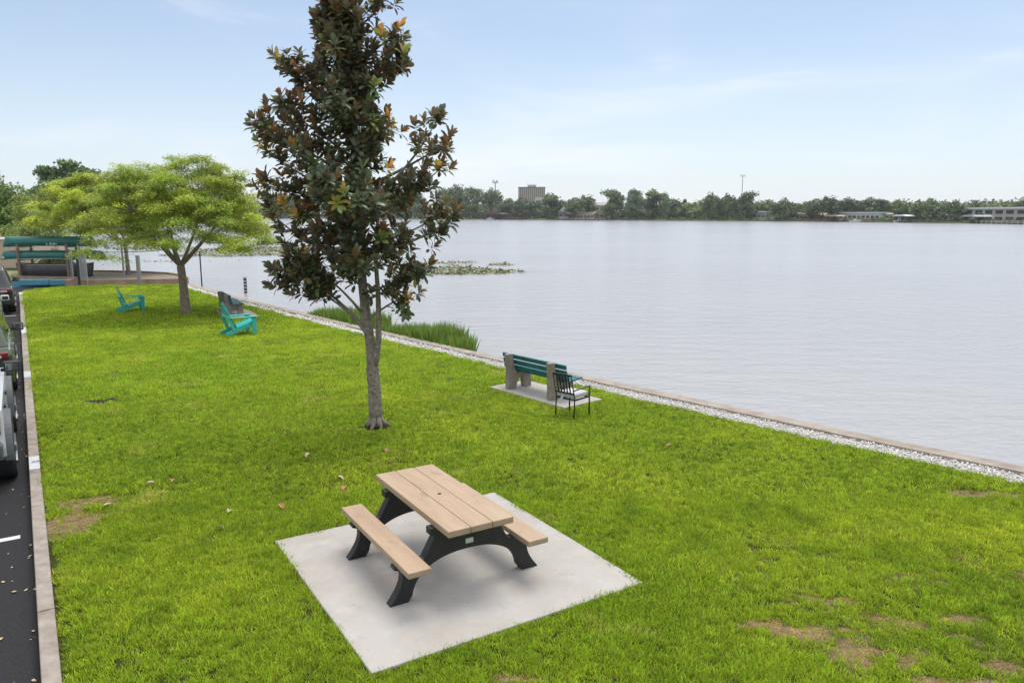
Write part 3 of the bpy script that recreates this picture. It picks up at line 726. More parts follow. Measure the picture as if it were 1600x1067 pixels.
LQ_V = np.array([(0,0,0),(.5,-.5,.06),(1,0,-.04),(.5,.5,.06)], float); LQ_F = np.array([(0,1,2,3)])
def umbrella_tree(label, base, crown_c, rx, ry, z0, z1, npads, nleaf, leaf, tl, seed, trunk_r, fork, squash=.0, col=(1,1,1)):
    rs = np.random.default_rng(seed)
    t_ = thing('umbrella_tree', label, 'tree', base)
    tb = MB(); f = Vector(fork)
    tb.tube([(0, 0, -.05), (.0, 0, .12), (-.02, 0, .5), (-.04, 0.02, f.z*.6), f], [trunk_r*1.5, trunk_r*1.12, trunk_r, trunk_r*.9, trunk_r*.85], 12)
    # pads of foliage: flat layers stepping up towards the middle
    C = []; 
    while len(C) < npads:
        a = rs.random()*6.283; r = rs.random()**.55; zz = rs.random()
        top = z0+(z1-z0)*(1-.80*r**4.2); low = z0+.06*(z1-z0)*(1-r)+.10*(z1-z0)*rs.random()
        z = low+(top-low)*(zz**.6)
        C.append((crown_c[0]+rx*r*math.cos(a)*(1+.12*math.sin(3*a+seed)), crown_c[1]+ry*r*math.sin(a), z))
    C = np.array(C)
    # limbs out to some of the pads
    prim = []
    for k in range(7):
        a = k*6.283/7+rs.random()*.5; rr = rs.uniform(.35, .55)
        e = Vector((crown_c[0]+rx*rr*math.cos(a), crown_c[1]+ry*rr*math.sin(a), z0+(z1-z0)*rs.uniform(.22, .45)))
        pts = bez(f, f+Vector((math.cos(a)*rx*.18, math.sin(a)*ry*.18, (z0-f.z)*.55+.25)), e, 8); prim += pts[2:]
        tb.tube(pts, list(np.linspace(trunk_r*.5, trunk_r*.16, 8)), 7, cap=False)
    pa = np.array([tuple(p) for p in prim])
    for c in C[::2]:
        j = np.argmin(((pa-c)**2).sum(1)+np.maximum(0, pa[:, 2]-c[2])*3); p = Vector(pa[j]); q = Vector(c)
        tb.tube(bez(p, p.lerp(q, .5)+Vector((0, 0, -.12)), q, 5), list(np.linspace(trunk_r*.14, .008, 5)), 4, cap=False)
    tb.build('trunk', M['bark_tan'], t_, smooth=True)
    n = npads*nleaf; pi = np.repeat(np.arange(npads), nleaf)
    R_ = np.repeat(rs.uniform(.30, .62, npads), nleaf)*rx/3.0*(.9)
    a = rs.random(n)*6.283; r = rs.random(n)**.55
    lob = 1+.35*np.sin(a*rs.integers(3, 6, npads)[pi]+rs.random(npads)[pi]*6)
    tl_ = rs.normal(0, .16, (npads, 2))
    dx = R_*r*lob*np.cos(a); dy = R_*r*lob*np.sin(a)
    P = C[pi]+np.stack([dx, dy, tl_[pi, 0]*dx+tl_[pi, 1]*dy-.16*R_*r*r*2+rs.normal(0, .06, n)*rx/3], 1)
    d = np.stack([np.cos(a+rs.normal(0, .8, n)), np.sin(a+rs.normal(0, .8, n)), rs.normal(-.15, .35, n)], 1)
    up = np.stack([rs.normal(0, .45, n), rs.normal(0, .45, n), np.ones(n)], 1)
    s_ = leaf*rs.uniform(.6, 1.35, n)
    V, Fq = scatter(LQ_V, LQ_F, P, frames(d, up), np.stack([s_, s_*.55, s_], 1))
    pad_t = rs.uniform(.55, 1.25, npads)[pi]*np.where(rs.random(npads) < .08, .6, 1)[pi]; hue = rs.random(npads)[pi]
    tint = (pad_t*rs.uniform(.75, 1.25, n))[:, None]*np.stack([  .78+.30*hue, .90+.15*hue, .95-.1*hue], 1)*np.array(col)
    np_mesh('crown', V, Fq, M['leaf_yellow'], t_, tint=np.repeat(tint, 4, 0))
    return t_
b1 = at(291, 489)
umbrella_tree('broad umbrella shaped yellow-green tree on the lawn, forked pale trunk', b1, (.0, .2), 3.15, 3.0, 2.2, 5.65, 270, 640, .068, 0, 3, .165, (-.08, 0, 1.75))
b2 = at(201, 428, .22)
umbrella_tree('yellow-green umbrella tree with slender trunk on the sand bed behind the lawn', b2, (-1.15, .2), 3.75, 3.4, 2.45, 5.6, 230, 520, .095, 0, 5, .115, (-.05, 0, 1.5), col=(1.12, 1.08, .9))

def blob_crown(rs, blobs, n, leaf, vert=.0):
    """leaf quads on the shells of several ellipsoids; returns V, F, tint"""
    B = np.array(blobs, float); vol = (B[:, 3]*B[:, 4]*B[:, 5])**.66; pi = rs.choice(len(B), n, p=vol/vol.sum())
    u = rs.normal(size=(n, 3)); u /= np.linalg.norm(u, axis=1)[:, None]
    rr = rs.uniform(.55, 1.0, n)**.5*(1+.22*np.sin(u[:, 0]*5+pi)+.18*np.sin(u[:, 2]*6+pi*2))
    P = B[pi, :3]+u*B[pi, 3:6]*rr[:, None]
    d = rs.normal(size=(n, 3)); up = u*.7+np.array([0, 0, .6])+rs.normal(0, .45, (n, 3))
    s_ = leaf*rs.uniform(.6, 1.4, n)
    V, Fq = scatter(LQ_V, LQ_F, P, frames(d, up), np.stack([s_, s_*.75, s_], 1))
    bt = rs.uniform(.72, 1.28, len(B))[pi]*rs.uniform(.7, 1.3, n)
    hue = rs.random(len(B))[pi]
    tint = bt[:, None]*np.stack([.85+.3*hue, .95+.1*hue, 1.0-.1*hue], 1)
    return V, Fq, np.repeat(tint, 4, 0)

def tree_proto(kind, seed, n=1100, leaf=.055, m='leaf_far', name=None, col=(1, 1, 1)):
    """unit tree: about one wide and one high, base at the origin"""
    rs = np.random.default_rng(seed)
    t_ = bpy.data.objects.new(name or {'oak': 'oak_tree', 'cypress': 'cypress_tree', 'pine': 'pine_tree', 'bush': 'bushy_tree'}[kind], None); COL.objects.link(t_)
    tb = MB(); bl = []
    if kind == 'oak':
        for k in range(16):
            a = rs.random()*6.283; r = rs.random()**.5*.36
            bl.append((r*math.cos(a), r*math.sin(a), .36+.42*(1-(r/.42)**2)*rs.uniform(.55, 1)+.0, rs.uniform(.10, .19), rs.uniform(.10, .19), rs.uniform(.09, .16)))
        for k in range(7):
            a = k*.9+rs.random(); bl.append((.36*math.cos(a), .36*math.sin(a), rs.uniform(.18, .42), .13, .13, rs.uniform(.10, .2)))
        tz, tr = .35, .022
    elif kind == 'cypress':
        for k in range(15):
            z = .22+.70*k/14; r = .34*(1-((z-.45)/.62)**2)**.5*rs.uniform(.3, .9); a = rs.random()*6.283
            bl.append((r*math.cos(a), r*math.sin(a), z, rs.uniform(.12, .22), rs.uniform(.12, .22), rs.uniform(.06, .11)))
        tz, tr = .85, .02
    elif kind == 'pine':
        for k in range(13):
            z = .45+.5*rs.random(); r = .36*rs.random()*(1.15-z*.6); a = rs.random()*6.283
            bl.append((r*math.cos(a), r*math.sin(a), z, rs.uniform(.10, .18), rs.uniform(.10, .18), rs.uniform(.035, .06)))
        tz, tr = .93, .014
    else:
        for k in range(14):
            a = rs.random()*6.283; r = rs.random()**.5*.33
            bl.append((r*math.cos(a), r*math.sin(a), .2+.55*rs.random()*(1-r), rs.uniform(.13, .2), rs.uniform(.13, .2), rs.uniform(.12, .2)))
        tz, tr = .4, .02
    tb.tube([(0, 0, -.03), (.01, 0, tz*.5), (0, .01, tz)], [tr*1.4, tr, tr*.5], 7)
    for k in range(5):
        b = bl[rs.integers(len(bl))]; tb.tube(bez((0, 0, tz*.5), (b[0]*.5, b[1]*.5, tz*.6), b[:3], 5), list(np.linspace(tr*.6, .004, 5)), 5, cap=False)
    tb.build('trunk', M['bark_dark'], t_, smooth=True)
    V, Fq, tint = blob_crown(rs, bl, n, leaf)
    zmax = V[:, 2].max(); xr = np.abs(V[:, 0]).max()
    V[:, 2] *= 1.0/zmax; V[:, :2] *= .5/xr
    np_mesh('crown', V, Fq, M[m], t_, tint=tint*np.array(col))
    return t_

# ------------------------------------------------------------------ far shore: land, trees, houses
def shoreY(px):
    y = np.interp(px, [430, 690, 750, 900, 1130, 1300, 1500, 1600, 1760], [341.6, 342.6, 343.2, 344.3, 345.6, 346.8, 348.8, 350.6, 353.5])
    return at(px, float(y), WZ).y
def FP(px, off=0.0, z=.2):
    Y = shoreY(px)+off; p = aty(px, 340, Y); return Vector((p.x, Y, z))
sh = [FP(px, 0, 0) for px in range(430, 1790, 40)]
land = [(p.x, p.y) for p in sh] + [(700, 330), (1500, 300), (1500, 1700), (-1500, 1700), (-1500, 60), (-60, 49), (-31.4, 50), (-42, 74), (-60, 104), (-93, 160), (-120, 250), (-150, 400)]
fl = MB(); nL = len(land)
fl.add([(x, y, .12) for x, y in land]+[(x, y, -1.0) for x, y in land], [tuple(range(nL))]+[(i, (i+1) % nL, nL+(i+1) % nL, nL+i) for i in range(nL)])
tag(fl.build('far_shore', M['far_grass']), kind='structure')

protos = {}
TREES = [  # px centre, top y, width px, kind, seed, tint, set back, label
 (452,300,60,'oak',1,(1,1,1),6,'dark far oak glimpsed between the umbrella tree and the magnolia'),
 (640,290,56,'oak',2,(1,1,1),6,'far oak mostly hidden behind the right side of the magnolia crown'),
 (706,285,50,'oak',3,(1,1,1),8,'tall dense oak just right of the magnolia on the far shore'),
 (740,290,44,'cypress',1,(1,1.02,1),7,'dark mossy tree left of the antenna pole on the far shore'),
 (769,292,40,'oak',1,(1,1.05,.95),10,'bright topped tree in front of the antenna pole'),
 (795,309,32,'bush',1,(1.1,1.05,1),12,'low tree left of the high-rise'),
 (822,305,46,'oak',2,(.9,.95,.95),6,'dark spreading tree right in front of the high-rise'),
 (865,300,38,'cypress',2,(.95,1.05,.9),5,'rounded tree right of the high-rise beside the white gable house'),
 (908,303,54,'oak',3,(.95,1.0,.9),9,'broad dark oak behind the white pavilion'),
 (958,294,44,'cypress',3,(1,1.05,.95),5,'tall tree right of the tan two-storey house'),
 (992,293,34,'cypress',1,(1,1.05,1),4,'tallest slim tree of the clump right of the tan house'),
 (1020,294,38,'cypress',2,(1,1.05,.95),6,'tall tree in the middle of the far shore clump, third from the tan house'),
 (1044,299,36,'oak',2,(.95,1,.95),6,'rounded tree closing the right end of the tall clump'),
 (1080,311,50,'bush',2,(1.25,1.25,.9),16,'light green low tree in the gap between the two tall clumps'),
 (1069,309,7,'pine',1,(.7,.8,.8),20,'thin dark pointed tree rising over the light green gap'),
 (1112,299,32,'oak',3,(.9,.98,.92),5,'leftmost tree of the dark clump under the thin mast'),
 (1137,301,34,'oak',1,(.95,1,.95),6,'middle tree of the dark clump under the thin mast'),
 (1166,297,36,'cypress',3,(.9,.96,.95),5,'tallest dark tree right beside the thin mast'),
 (1194,311,40,'bush',1,(1.25,1.2,.9),18,'pale green tree behind the low house right of the mast'),
 (1220,307,42,'oak',2,(.92,1,.9),4,'round waterside tree with dark trunk, first right of the mast clump'),
 (1248,314,28,'bush',2,(1.05,1.05,1),14,'small tree set back between two round waterside oaks'),
 (1285,305,58,'oak',3,(.9,.98,.92),5,'wide dark oak above the red-brown dock'),
 (1324,307,38,'oak',1,(.85,.9,.9),14,'dark tree behind the left end of the long white house'),
 (1352,307,42,'cypress',2,(.8,.86,.9),16,'blue-dark tree behind the middle of the long white house'),
 (1376,309,30,'cypress',1,(.8,.86,.9),16,'blue-dark tree behind the right end of the long white house'),
 (1400,311,28,'bush',1,(1.5,1.4,1.05),18,'pale yellowish tree behind the white boathouse'),
 (1411,318,28,'oak',2,(.85,.95,.9),6,'small dark round tree beside the white boathouse'),
 (1445,308,54,'oak',3,(1,1.05,.95),6,'large spreading oak between the two boathouses'),
 (1487,311,42,'oak',1,(.98,1.02,.95),6,'spreading oak overlapping the left boathouse of the flat-roofed block'),
 (1520,312,30,'bush',2,(.95,1,1),26,'rounded tree behind the flat-roofed white block, left'),
 (1556,314,44,'bush',1,(1.35,1.25,.9),28,'yellowish tree line piece behind the flat-roofed white block'),
 (1594,306,36,'oak',2,(1.15,1.2,.9),18,'brighter green tree at the right edge behind the flat-roofed block'),
 (1640,308,44,'oak',3,(1,1,.95),10,'far oak right of the flat-roofed block'),
 (1530,331,14,'bush',1,(.8,.9,.8),-1,'small dark shrub in front of the flat-roofed white block'),
 (1496,333,12,'bush',2,(.7,.8,.75),2,'palm-dark shrub left of the small boathouse'),
]
far_group = 'trees along the far shore'
used = {}
for (px, ty, wpx, kind, seed, col, off, lab) in TREES:
    key = (kind, seed, col)
    if key not in protos:
        protos[key] = tree_proto(kind, seed*11+{'oak':0,'cypress':1,'pine':2,'bush':3}[kind], 3000, .062, 'leaf_far', col=col); o = protos[key]
    else: o = copy_tree(protos[key])
    p = FP(px, off+3, .0); top = aty(px, ty, p.y)
    wd = wpx/1180*p.y*1.12
    o.location = p; o.scale = (wd, wd, top.z); o.rotation_euler = (0, 0, rng.random()*6.28)
    tag(o, lab, 'tree', far_group)
# a wood behind everything, one mass
rs = np.random.default_rng(3); bl = []
for px in np.arange(380, 1800, 7):
    Y = shoreY(px)+45+rs.random()*25; x = (px-800)/1180*Y; topz = (334-rs.uniform(312, 326))/1180*Y+3.6
    bl.append((x, Y, topz*.5, Y*7/1180*1.1, 8, topz*.52))
V, Fq, tint = blob_crown(rs, bl, 60000, 1.6)
tag(np_mesh('far_wood', V, Fq, M['leaf_far'], tint=tint*np.array([1.0, 1.0, 1.0])), kind='stuff')

# shrubs and low bank planting along the far water's edge
rs = np.random.default_rng(5); bl = []
for px in np.arange(690, 1620, 6):
    if rs.random() < .72:
        p = FP(px, rs.uniform(2, 9)); bl.append((p.x, p.y, .6, rs.uniform(1.0, 2.4), 1.2, rs.uniform(.6, 1.7)))
V, Fq, tint = blob_crown(rs, bl, 16000, .6)
tag(np_mesh('bank_shrubs', V, Fq, M['leaf_far'], tint=tint*np.array([1.0, 1.05, .9])), kind='stuff')

def span(px0, px1, off): a = FP(px0, off); b = FP(px1, off); return a, b
def house(name, label, cat, px0, px1, ytop, off, depth, wall, roof, rtype='gable', nwin=4, ywall=None, storeys=1, winh=1.3, base=0.1):
    a, b = span(px0, px1, off); Y = (a.y+b.y)/2; d = Vector((b.x-a.x, b.y-a.y, 0)); W_ = d.length; rz = math.atan2(d.y, d.x)
    zt = aty(px0, ytop, Y).z; zw = aty(px0, ywall, Y).z if ywall else zt*.62
    t_ = thing(name, label, cat, (a+b)/2, rz); t_.location.z = 0
    MB().box((0, depth/2, (zw+base)/2), (W_, depth, zw-base)).build('wall', M[wall], t_)
    if rtype == 'gable':       # ridge along x
        MB().prism([(-.6, zw-.05), (depth+.6, zw-.05), (depth/2, zt)], -W_/2-.5, W_/2+.5, 'yz').build('roof', M[roof], t_)
    elif rtype == 'gable_front':
        MB().prism([(-W_/2-.5, zw-.05), (W_/2+.5, zw-.05), (0, zt)], -.5, depth+.5, 'xz').build('roof', M[roof], t_)
        MB().prism([(-W_/2, zw), (W_/2, zw), (0, zt-.3)], -.53, -.50, 'xz').build('gable', M[wall], t_)
    else:
        MB().box((0, depth/2, zw+(zt-zw)/2), (W_+1.2, depth+1.2, max(zt-zw, .25))).build('roof', M[roof], t_)
    for s_ in range(storeys):
        zc = base+(zw-base)*(s_+.52)/storeys
        for k in range(nwin):
            x = -W_/2+W_*(k+.5)/nwin
            f = MB().box((x, -.03, zc), (W_/nwin*.78, .06, min(winh, (zw-base)/storeys*.6))).build('window', M['white'], t_)
            MB().box((x, -.075, zc), (W_/nwin*.72, .03, min(winh, (zw-base)/storeys*.6)*.92)).build('pane', M['glass'], f)
    return t_
def boathouse(label, px0, px1, ytop, roof, off=-6, depth=7, boat=True):
    a, b = span(px0, px1, off); Y = (a.y+b.y)/2; d = Vector((b.x-a.x, b.y-a.y, 0)); W_ = d.length
    zt = aty(px0, ytop, Y).z; t_ = thing('boathouse', label, 'boathouse', ((a.x+b.x)/2, Y, WZ), math.atan2(d.y, d.x)); zt -= WZ
    for x in (-W_/2+.3, 0, W_/2-.3):
        for y in (.3, depth-.3): MB().box((x, y, zt*.4), (.22, .22, zt*.82)).build('post', M['brown'], t_)
    MB().prism([(-W_/2-.5, zt*.80), (W_/2+.5, zt*.80), (W_/2*.55, zt), (-W_/2*.55, zt)], -.5, depth+.5, 'xz').build('roof', M[roof], t_)
    MB().box((0, depth/2, .55), (W_, depth, .14)).build('deck', M['brown'], t_)
    return t_
def dock(label, px0, px1, off, depth, m='brown', rail=True):
    a, b = span(px0, px1, off); d = Vector((b.x-a.x, b.y-a.y, 0)); W_ = d.length
    t_ = thing('dock', label, 'dock', ((a.x+b.x)/2, (a.y+b.y)/2, WZ), math.atan2(d.y, d.x))
    MB().box((0, depth/2, .62), (W_, depth, .16)).build('deck', M[m], t_)
    n = max(3, int(W_/2.6))
    for k in range(n):
        MB().box((-W_/2+.15+(W_-.3)*k/(n-1), .1, .45), (.24, .24, 1.9 if rail else .9)).build('post', M[m], t_)
    if rail: MB().box((0, .02, 1.32), (W_, .08, .12)).build('rail', M[m], t_)
    return t_

# high-rise well behind the trees
Yh = 900.0; c = aty(830, 340, Yh); zt = aty(830, 293.5, Yh).z
hr = thing('high_rise', 'brown high-rise block with vertical strips rising behind the far trees', 'building', (c.x, Yh, 0), R(-6))
HW = 40/1180*Yh
MB().box((0, 8, zt/2), (HW, 16, zt)).build('wall', M['tower_brown'], hr)
nf = 13
for k in range(nf):
    MB().box((-HW/2+HW*(k+.5)/nf, -.15, zt*.5), (HW/nf*.42, .3, zt*.985)).build('pilaster', M['offwhite'], hr)
MB().box((0, 8, zt+.4), (HW+1, 17, .8)).build('roof', M['brown'], hr)
MB().box((0, 8, zt+2.0), (9, 6, 3)).build('plant_room', M['offwhite'], hr)
for x in (-5, -2, 2.5, 5): MB().tube([(x, 8, zt), (x, 8, zt+6)], .18, 5).build('antenna', M['galv'], hr)
wz_ = aty(798, 304, 860).z
def block(label, px0, px1, ytop, Y, wall, roof, nwin):
    p0 = aty(px0, 340, Y); p1 = aty(px1, 340, Y); z = aty(px0, ytop, Y).z; W_ = p1.x-p0.x
    t_ = thing('office_block', label, 'building', ((p0.x+p1.x)/2, Y, 0))
    MB().box((0, 6, z/2), (W_, 12, z)).build('wall', M[wall], t_)
    MB().box((0, 6, z+.3), (W_+.8, 12.8, .6)).build('roof', M[roof], t_)
    for k in range(nwin):
        f = MB().box((-W_/2+W_*(k+.5)/nwin, -.05, z*.8), (W_/nwin*.6, .1, 2.2)).build('window', M['offwhite'], t_)
        MB().box((-W_/2+W_*(k+.5)/nwin, -.13, z*.8), (W_/nwin*.5, .06, 1.8)).build('pane', M['glass'], f)
block('white low block right of the high-rise above the trees', 836, 856, 308.5, 830, 'white', 'roof_tan', 4)

house('house', 'low dark-roofed house under trees right of the magnolia', 'house', 745, 768, 324, 12, 9, 'brown', 'roof_tan', 'gable', 4, 332)
house('house', 'low house with pale sloping roof left of the white gable house', 'house', 786, 812, 327, 13, 9, 'brown', 'roof_grey', 'gable', 4, 331)
house('house', 'white gabled house right of the high-rise trees', 'house', 873, 888, 323, 8, 8, 'white', 'roof_tan', 'gable_front', 2, 331)
house('pavilion', 'long white lakeside pavilion with tan roofs and posts', 'pavilion', 890, 928, 330, 5, 8, 'offwhite', 'roof_tan', 'gable', 7, 334)
house('house', 'tan two-storey house beside the white pavilion', 'house', 929, 944, 316, 10, 9, 'tanwall', 'roof_grey', 'gable', 2, 321, 2)
house('house', 'low white house with flat roof right of the thin mast', 'house', 1177, 1202, 330, 12, 8, 'offwhite', 'roof_white', 'flat', 4, 332)
house('house', 'small grey house between two round waterside trees', 'house', 1230, 1250, 330, 12, 8, 'offwhite', 'roof_grey', 'gable', 3, 334)
house('house', 'small yellow house left of the red-brown dock', 'house', 1249, 1263, 332, 12, 7, 'yellow', 'roof_tan', 'gable', 2, 335)
house('house', 'pale low house behind the red-brown dock', 'house', 1264, 1308, 333, 14, 8, 'tanwall', 'roof_tan', 'gable', 5, 336)
house('house', 'long low white house with bright white roof and dark windows', 'house', 1311, 1374, 331.5, 9, 9, 'white', 'roof_white', 'flat', 9, 333.2)
house('house', 'small white house with grey roof right of the long white house', 'house', 1360, 1377, 332, 13, 7, 'white', 'roof_grey', 'gable', 3, 335)
house('house', 'small tan-roofed house left of the white boathouse', 'house', 1377, 1396, 332.5, 13, 7, 'offwhite', 'roof_tan', 'gable', 3, 335)
house('house', 'low brown-red house behind the row of pale docks', 'house', 1436, 1492, 334.5, 10, 7, 'tanwall', 'roof_dark', 'gable', 7, 337)
house('apartment_block', 'flat-roofed white two-storey block with dark bands of windows at the right edge', 'building', 1506, 1604, 324, 12, 12, 'offwhite', 'roof_white', 'flat', 6, 326.5, 2, 3.2)
boathouse('brown waterside boathouse under the dark trees right of the magnolia', 752, 785, 332.5, 'roof_dark')
boathouse('dark open boathouse left of the white pavilion', 872, 888, 332, 'roof_dark')
boathouse('tan-roofed boathouse at the right end of the red-brown dock', 1288, 1310, 336, 'roof_tan')
boathouse('white-roofed boathouse with a boat inside', 1396, 1415, 335.5, 'roof_white')
boathouse('small grey-roofed boathouse left of the flat-roofed block', 1503, 1525, 336, 'roof_grey')
dock('red-brown dock below the low trees left of the high-rise', 790, 818, -4, 4, 'redbrown')
dock('long pale dock in front of the white pavilion', 886, 945, -6, 5, 'offwhite')
dock('dark low dock under the first round waterside tree', 1200, 1232, -4, 3, 'brown', False)
dock('long red-brown dock under the wide dark oak', 1256, 1300, -6, 4, 'redbrown')
dock('short red-brown dock in front of the long white house', 1345, 1362, -4, 3, 'redbrown')
dock('long grey dock under the large spreading oak', 1418, 1492, -5, 3, 'brown')
dock('pale dock along the flat-roofed block', 1526, 1600, -4, 3, 'offwhite')
# moored boats
def far_boat(label, px, off):
    p = FP(px, off); t_ = thing('moored_boat', label, 'boat', (p.x, p.y, WZ-.05), R(rng.uniform(-20, 20)))
    MB().add([(-2.4,-.8,.2),(1.6,-.8,.2),(2.7,0,.3),(1.6,.8,.2),(-2.4,.8,.2),(-2.5,-1,1.0),(1.7,-1,1.05),(3.1,0,1.2),(1.7,1,1.05),(-2.5,1,1.0)],
             [(0,1,2,3,4),(5,6,7,8,9),(0,1,6,5),(1,2,7,6),(2,3,8,7),(3,4,9,8),(4,0,5,9)]).build('hull', M['white'], t_)
    MB().box((-.2, 0, 1.35), (1.2, 1.1, .6)).build('cabin', M['white'], t_)
    MB().box((.43, 0, 1.4), (.08, .95, .35)).build('windscreen', M['glass'], t_)
    return t_
far_boat('white motor boat moored by the brown boathouse', 766, -9)
far_boat('white motor boat inside the white-roofed boathouse', 1406, -4)
far_boat('white boat moored in front of the long white house', 1337, -7)
# antenna pole and mast
Ym = 640.0; p = aty(774, 340, Ym); zt = aty(774, 284, Ym).z
ap = thing('antenna_pole', 'antenna pole with a crown of panels rising over the trees right of the magnolia', 'mast', (p.x, Ym, 0))
MB().tube([(0, 0, 0), (0, 0, zt)], [.5, .35], 8).build('pole', M['post_grey'], ap)
for k in range(6):
    a = k*1.047; MB().box((2.0*math.cos(a), 2.0*math.sin(a), zt), (.5, .5, 2.6)).build('panel', M['post_grey'], ap)
MB().lathe([(2.1, zt-.9), (2.1, zt-.7)], 12).build('platform', M['post_grey'], ap)
Ym = 560.0; p = aty(1157.5, 340, Ym); zt = aty(1157, 274.5, Ym).z
ms_ = thing('mast', 'thin pale mast with a short cross arm above the dark clump of trees', 'mast', (p.x, Ym, 0))
MB().tube([(0, 0, 0), (0, 0, zt)], [.32, .2], 6).build('pole', M['post_grey'], ms_)
MB().box((0, 0, zt-.5), (3.4, .3, .3)).build('cross_arm', M['post_grey'], ms_)
for x in (-1.5, 0, 1.5): MB().box((x, 0, zt-.1), (.35, .35, 1.3)).build('antenna', M['post_grey'], ms_)

# ------------------------------------------------------------------ left bank
LBANK = [(-22.9, 38.75), (-22.95, 39.4), (-27, 39.1), (-46, 40.1), (-110, 20), (-160, 60), (-60, 60), (-31.0, 51.5), (-29.0, 47.5), (-27.2, 45.6), (-25.0, 45.3)]
flat('left_bank', LBANK, -.02, M['bank'])
sb = [(-22.85, 38.75), (-17.62, 39.78), (-17.5, 40.6), (-18.4, 42.3), (-20.0, 43.9), (-22.2, 45.0), (-25.0, 45.6), (-26.6, 43.2), (-27.2, 41.2), (-23.35, 40.6)]
flat('sand_bed', sb, .20, M['sand'])
sc_ = MB(); ring = sb+[sb[0]]
for i in range(len(sb)):
    a, b = ring[i], ring[i+1]; d = Vector((b[0]-a[0], b[1]-a[1], 0)); n_ = Vector((d.y, -d.x, 0)).normalized()*.09
    A_ = Vector((a[0], a[1], 0)); B_ = Vector((b[0], b[1], 0)); ex = d.normalized()*.05
    lo = -.8
    sc_.add([tuple(A_+n_-ex+Vector((0,0,lo))), tuple(B_+n_+ex+Vector((0,0,lo))), tuple(B_-n_+ex+Vector((0,0,lo))), tuple(A_-n_-ex+Vector((0,0,lo))),
             tuple(A_+n_-ex+Vector((0,0,.285+.002*i))), tuple(B_+n_+ex+Vector((0,0,.285+.002*i))), tuple(B_-n_+ex+Vector((0,0,.285+.002*i))), tuple(A_-n_-ex+Vector((0,0,.285+.002*i)))],
            [(4,5,6,7),(0,1,5,4),(1,2,6,5),(2,3,7,6),(3,0,4,7)])
tag(sc_.build('planter_wall', M['planter'], bevel=.01), 'low tan concrete edging around the raised sand bed behind the lawn', 'low wall')
flat('paved_edge', [(-22.9, 38.46), (-17.25, 39.52), (-17.62, 39.69), (-22.85, 38.66)], -.012, M['wall_beige'])
def low_block(label, px0, px1, y0, y1, Y, th, name='painted_block'):
    a = aty(px0, y1, Y); b = aty(px1, y1, Y+.25); z = aty(px0, y0, Y).z; zb = aty(px0, y1, Y).z
    d = Vector((b.x-a.x, b.y-a.y)); t_ = MB().box((0, th/2, 0), (d.length, th, z-zb)).build(name, M['teal_wall'], bevel=.02)
    t_.location = ((a.x+b.x)/2, (a.y+b.y)/2, (z+zb)/2); t_.rotation_euler = (0, 0, math.atan2(d.y, d.x)); return tag(t_, label, 'low barrier')
low_block('long teal-blue painted barrier block at the end of the parking strip', 19, 77, 437.6, 449.5, 39.15, .5)
low_block('short teal-blue painted barrier block beside the chain link gate', 78, 104, 438.0, 449, 39.2, .5)
wl = thing('beige_building', 'low beige walled building behind the canoe rack', 'building', (0, 0, 0))
p0 = aty(-160, 430, 50); p1 = aty(58, 430, 50); zt = aty(30, 376, 50).z
MB().box(((p0.x+p1.x)/2, 52, zt/2-.1), (p1.x-p0.x, 4, zt+.2)).build('wall', M['wall_beige'], wl)
MB().box(((p0.x+p1.x)/2, 52, zt+.05), (p1.x-p0.x+.1, 4.1, .1)).build('coping', M['offwhite'], wl)

# canoes and their rack
def canoe(name, label, L_, W_, D_, loc, rz, inverted, m, gun, tip=.0, text=None, flat_end=.12):
    t_ = thing(name, label, 'canoe' if name == 'canoe' else 'boat', loc, rz)
    ns, nc = 25, 13; V = []; Fq = []
    for i in range(ns):
        u = -1+2*i/(ns-1); x = u*L_/2; wv = W_/2*(1-abs(u)**2.6)**.75+.012; sheer = .10*abs(u)**3; dep = D_*(1-.06*abs(u)**4)*(1 if abs(u) < .97 else .86)
        for j in range(nc):
            a = math.pi*j/(nc-1); y = -math.cos(a); z = math.sin(a)
            y = math.copysign(abs(y)**.75, y); z = z**.62
            V.append((x-(.0 if abs(u) < .93 else np.sign(u)*.18*(z**2)*(abs(u)-.93)/.07), wv*y, sheer+D_-(dep+sheer)*z))
    for i in range(ns-1):
        for j in range(nc-1):
            a = i*nc+j; Fq.append((a, a+1, a+nc+1, a+nc))
    b = MB(); 
    flip = -1 if inverted else 1
    V = [(x, y, (D_-z) if inverted else z) for x, y, z in V]
    b.add(V, Fq); h = b.build('hull', M[m], t_, smooth=True)
    so = h.modifiers.new('thickness', 'SOLIDIFY'); so.thickness = .012
    for j in (0, nc-1): MB().tube([V[i*nc+j] for i in range(ns)], .016, 6).build('gunwale', M[gun], t_, smooth=True)
    for u in (-.25, .35): MB().box((u*L_/2, 0, (.05 if inverted else D_-.05)), (.16, W_*.94, .03)).build('thwart', M['rack_wood'], t_)
    return t_
Yc = 42.0
def cpos(px, y): return aty(px, y, Yc)
a = cpos(75, 383.5)
canoe('canoe', 'dark green canoe upside down on the top tier of the rack', 5.0, .88, .50, (aty(78,383,Yc).x, Yc, a.z), R(4), True, 'canoe', 'canoe')
a = cpos(84, 403.5)
canoe('canoe', 'dark green canoe upside down on the middle tier with pale decal at its bow', 5.6, .88, .43, (aty(84,403,Yc).x, Yc, a.z), R(5), True, 'canoe', 'gunwale')
canoe('rowing_boat', 'dark weathered boat stored on the ground below the canoes', 4.2, 1.1, .80, (aty(88,434,Yc).x, Yc, .08), R(3), False, 'canoe_dark', 'gunwale')
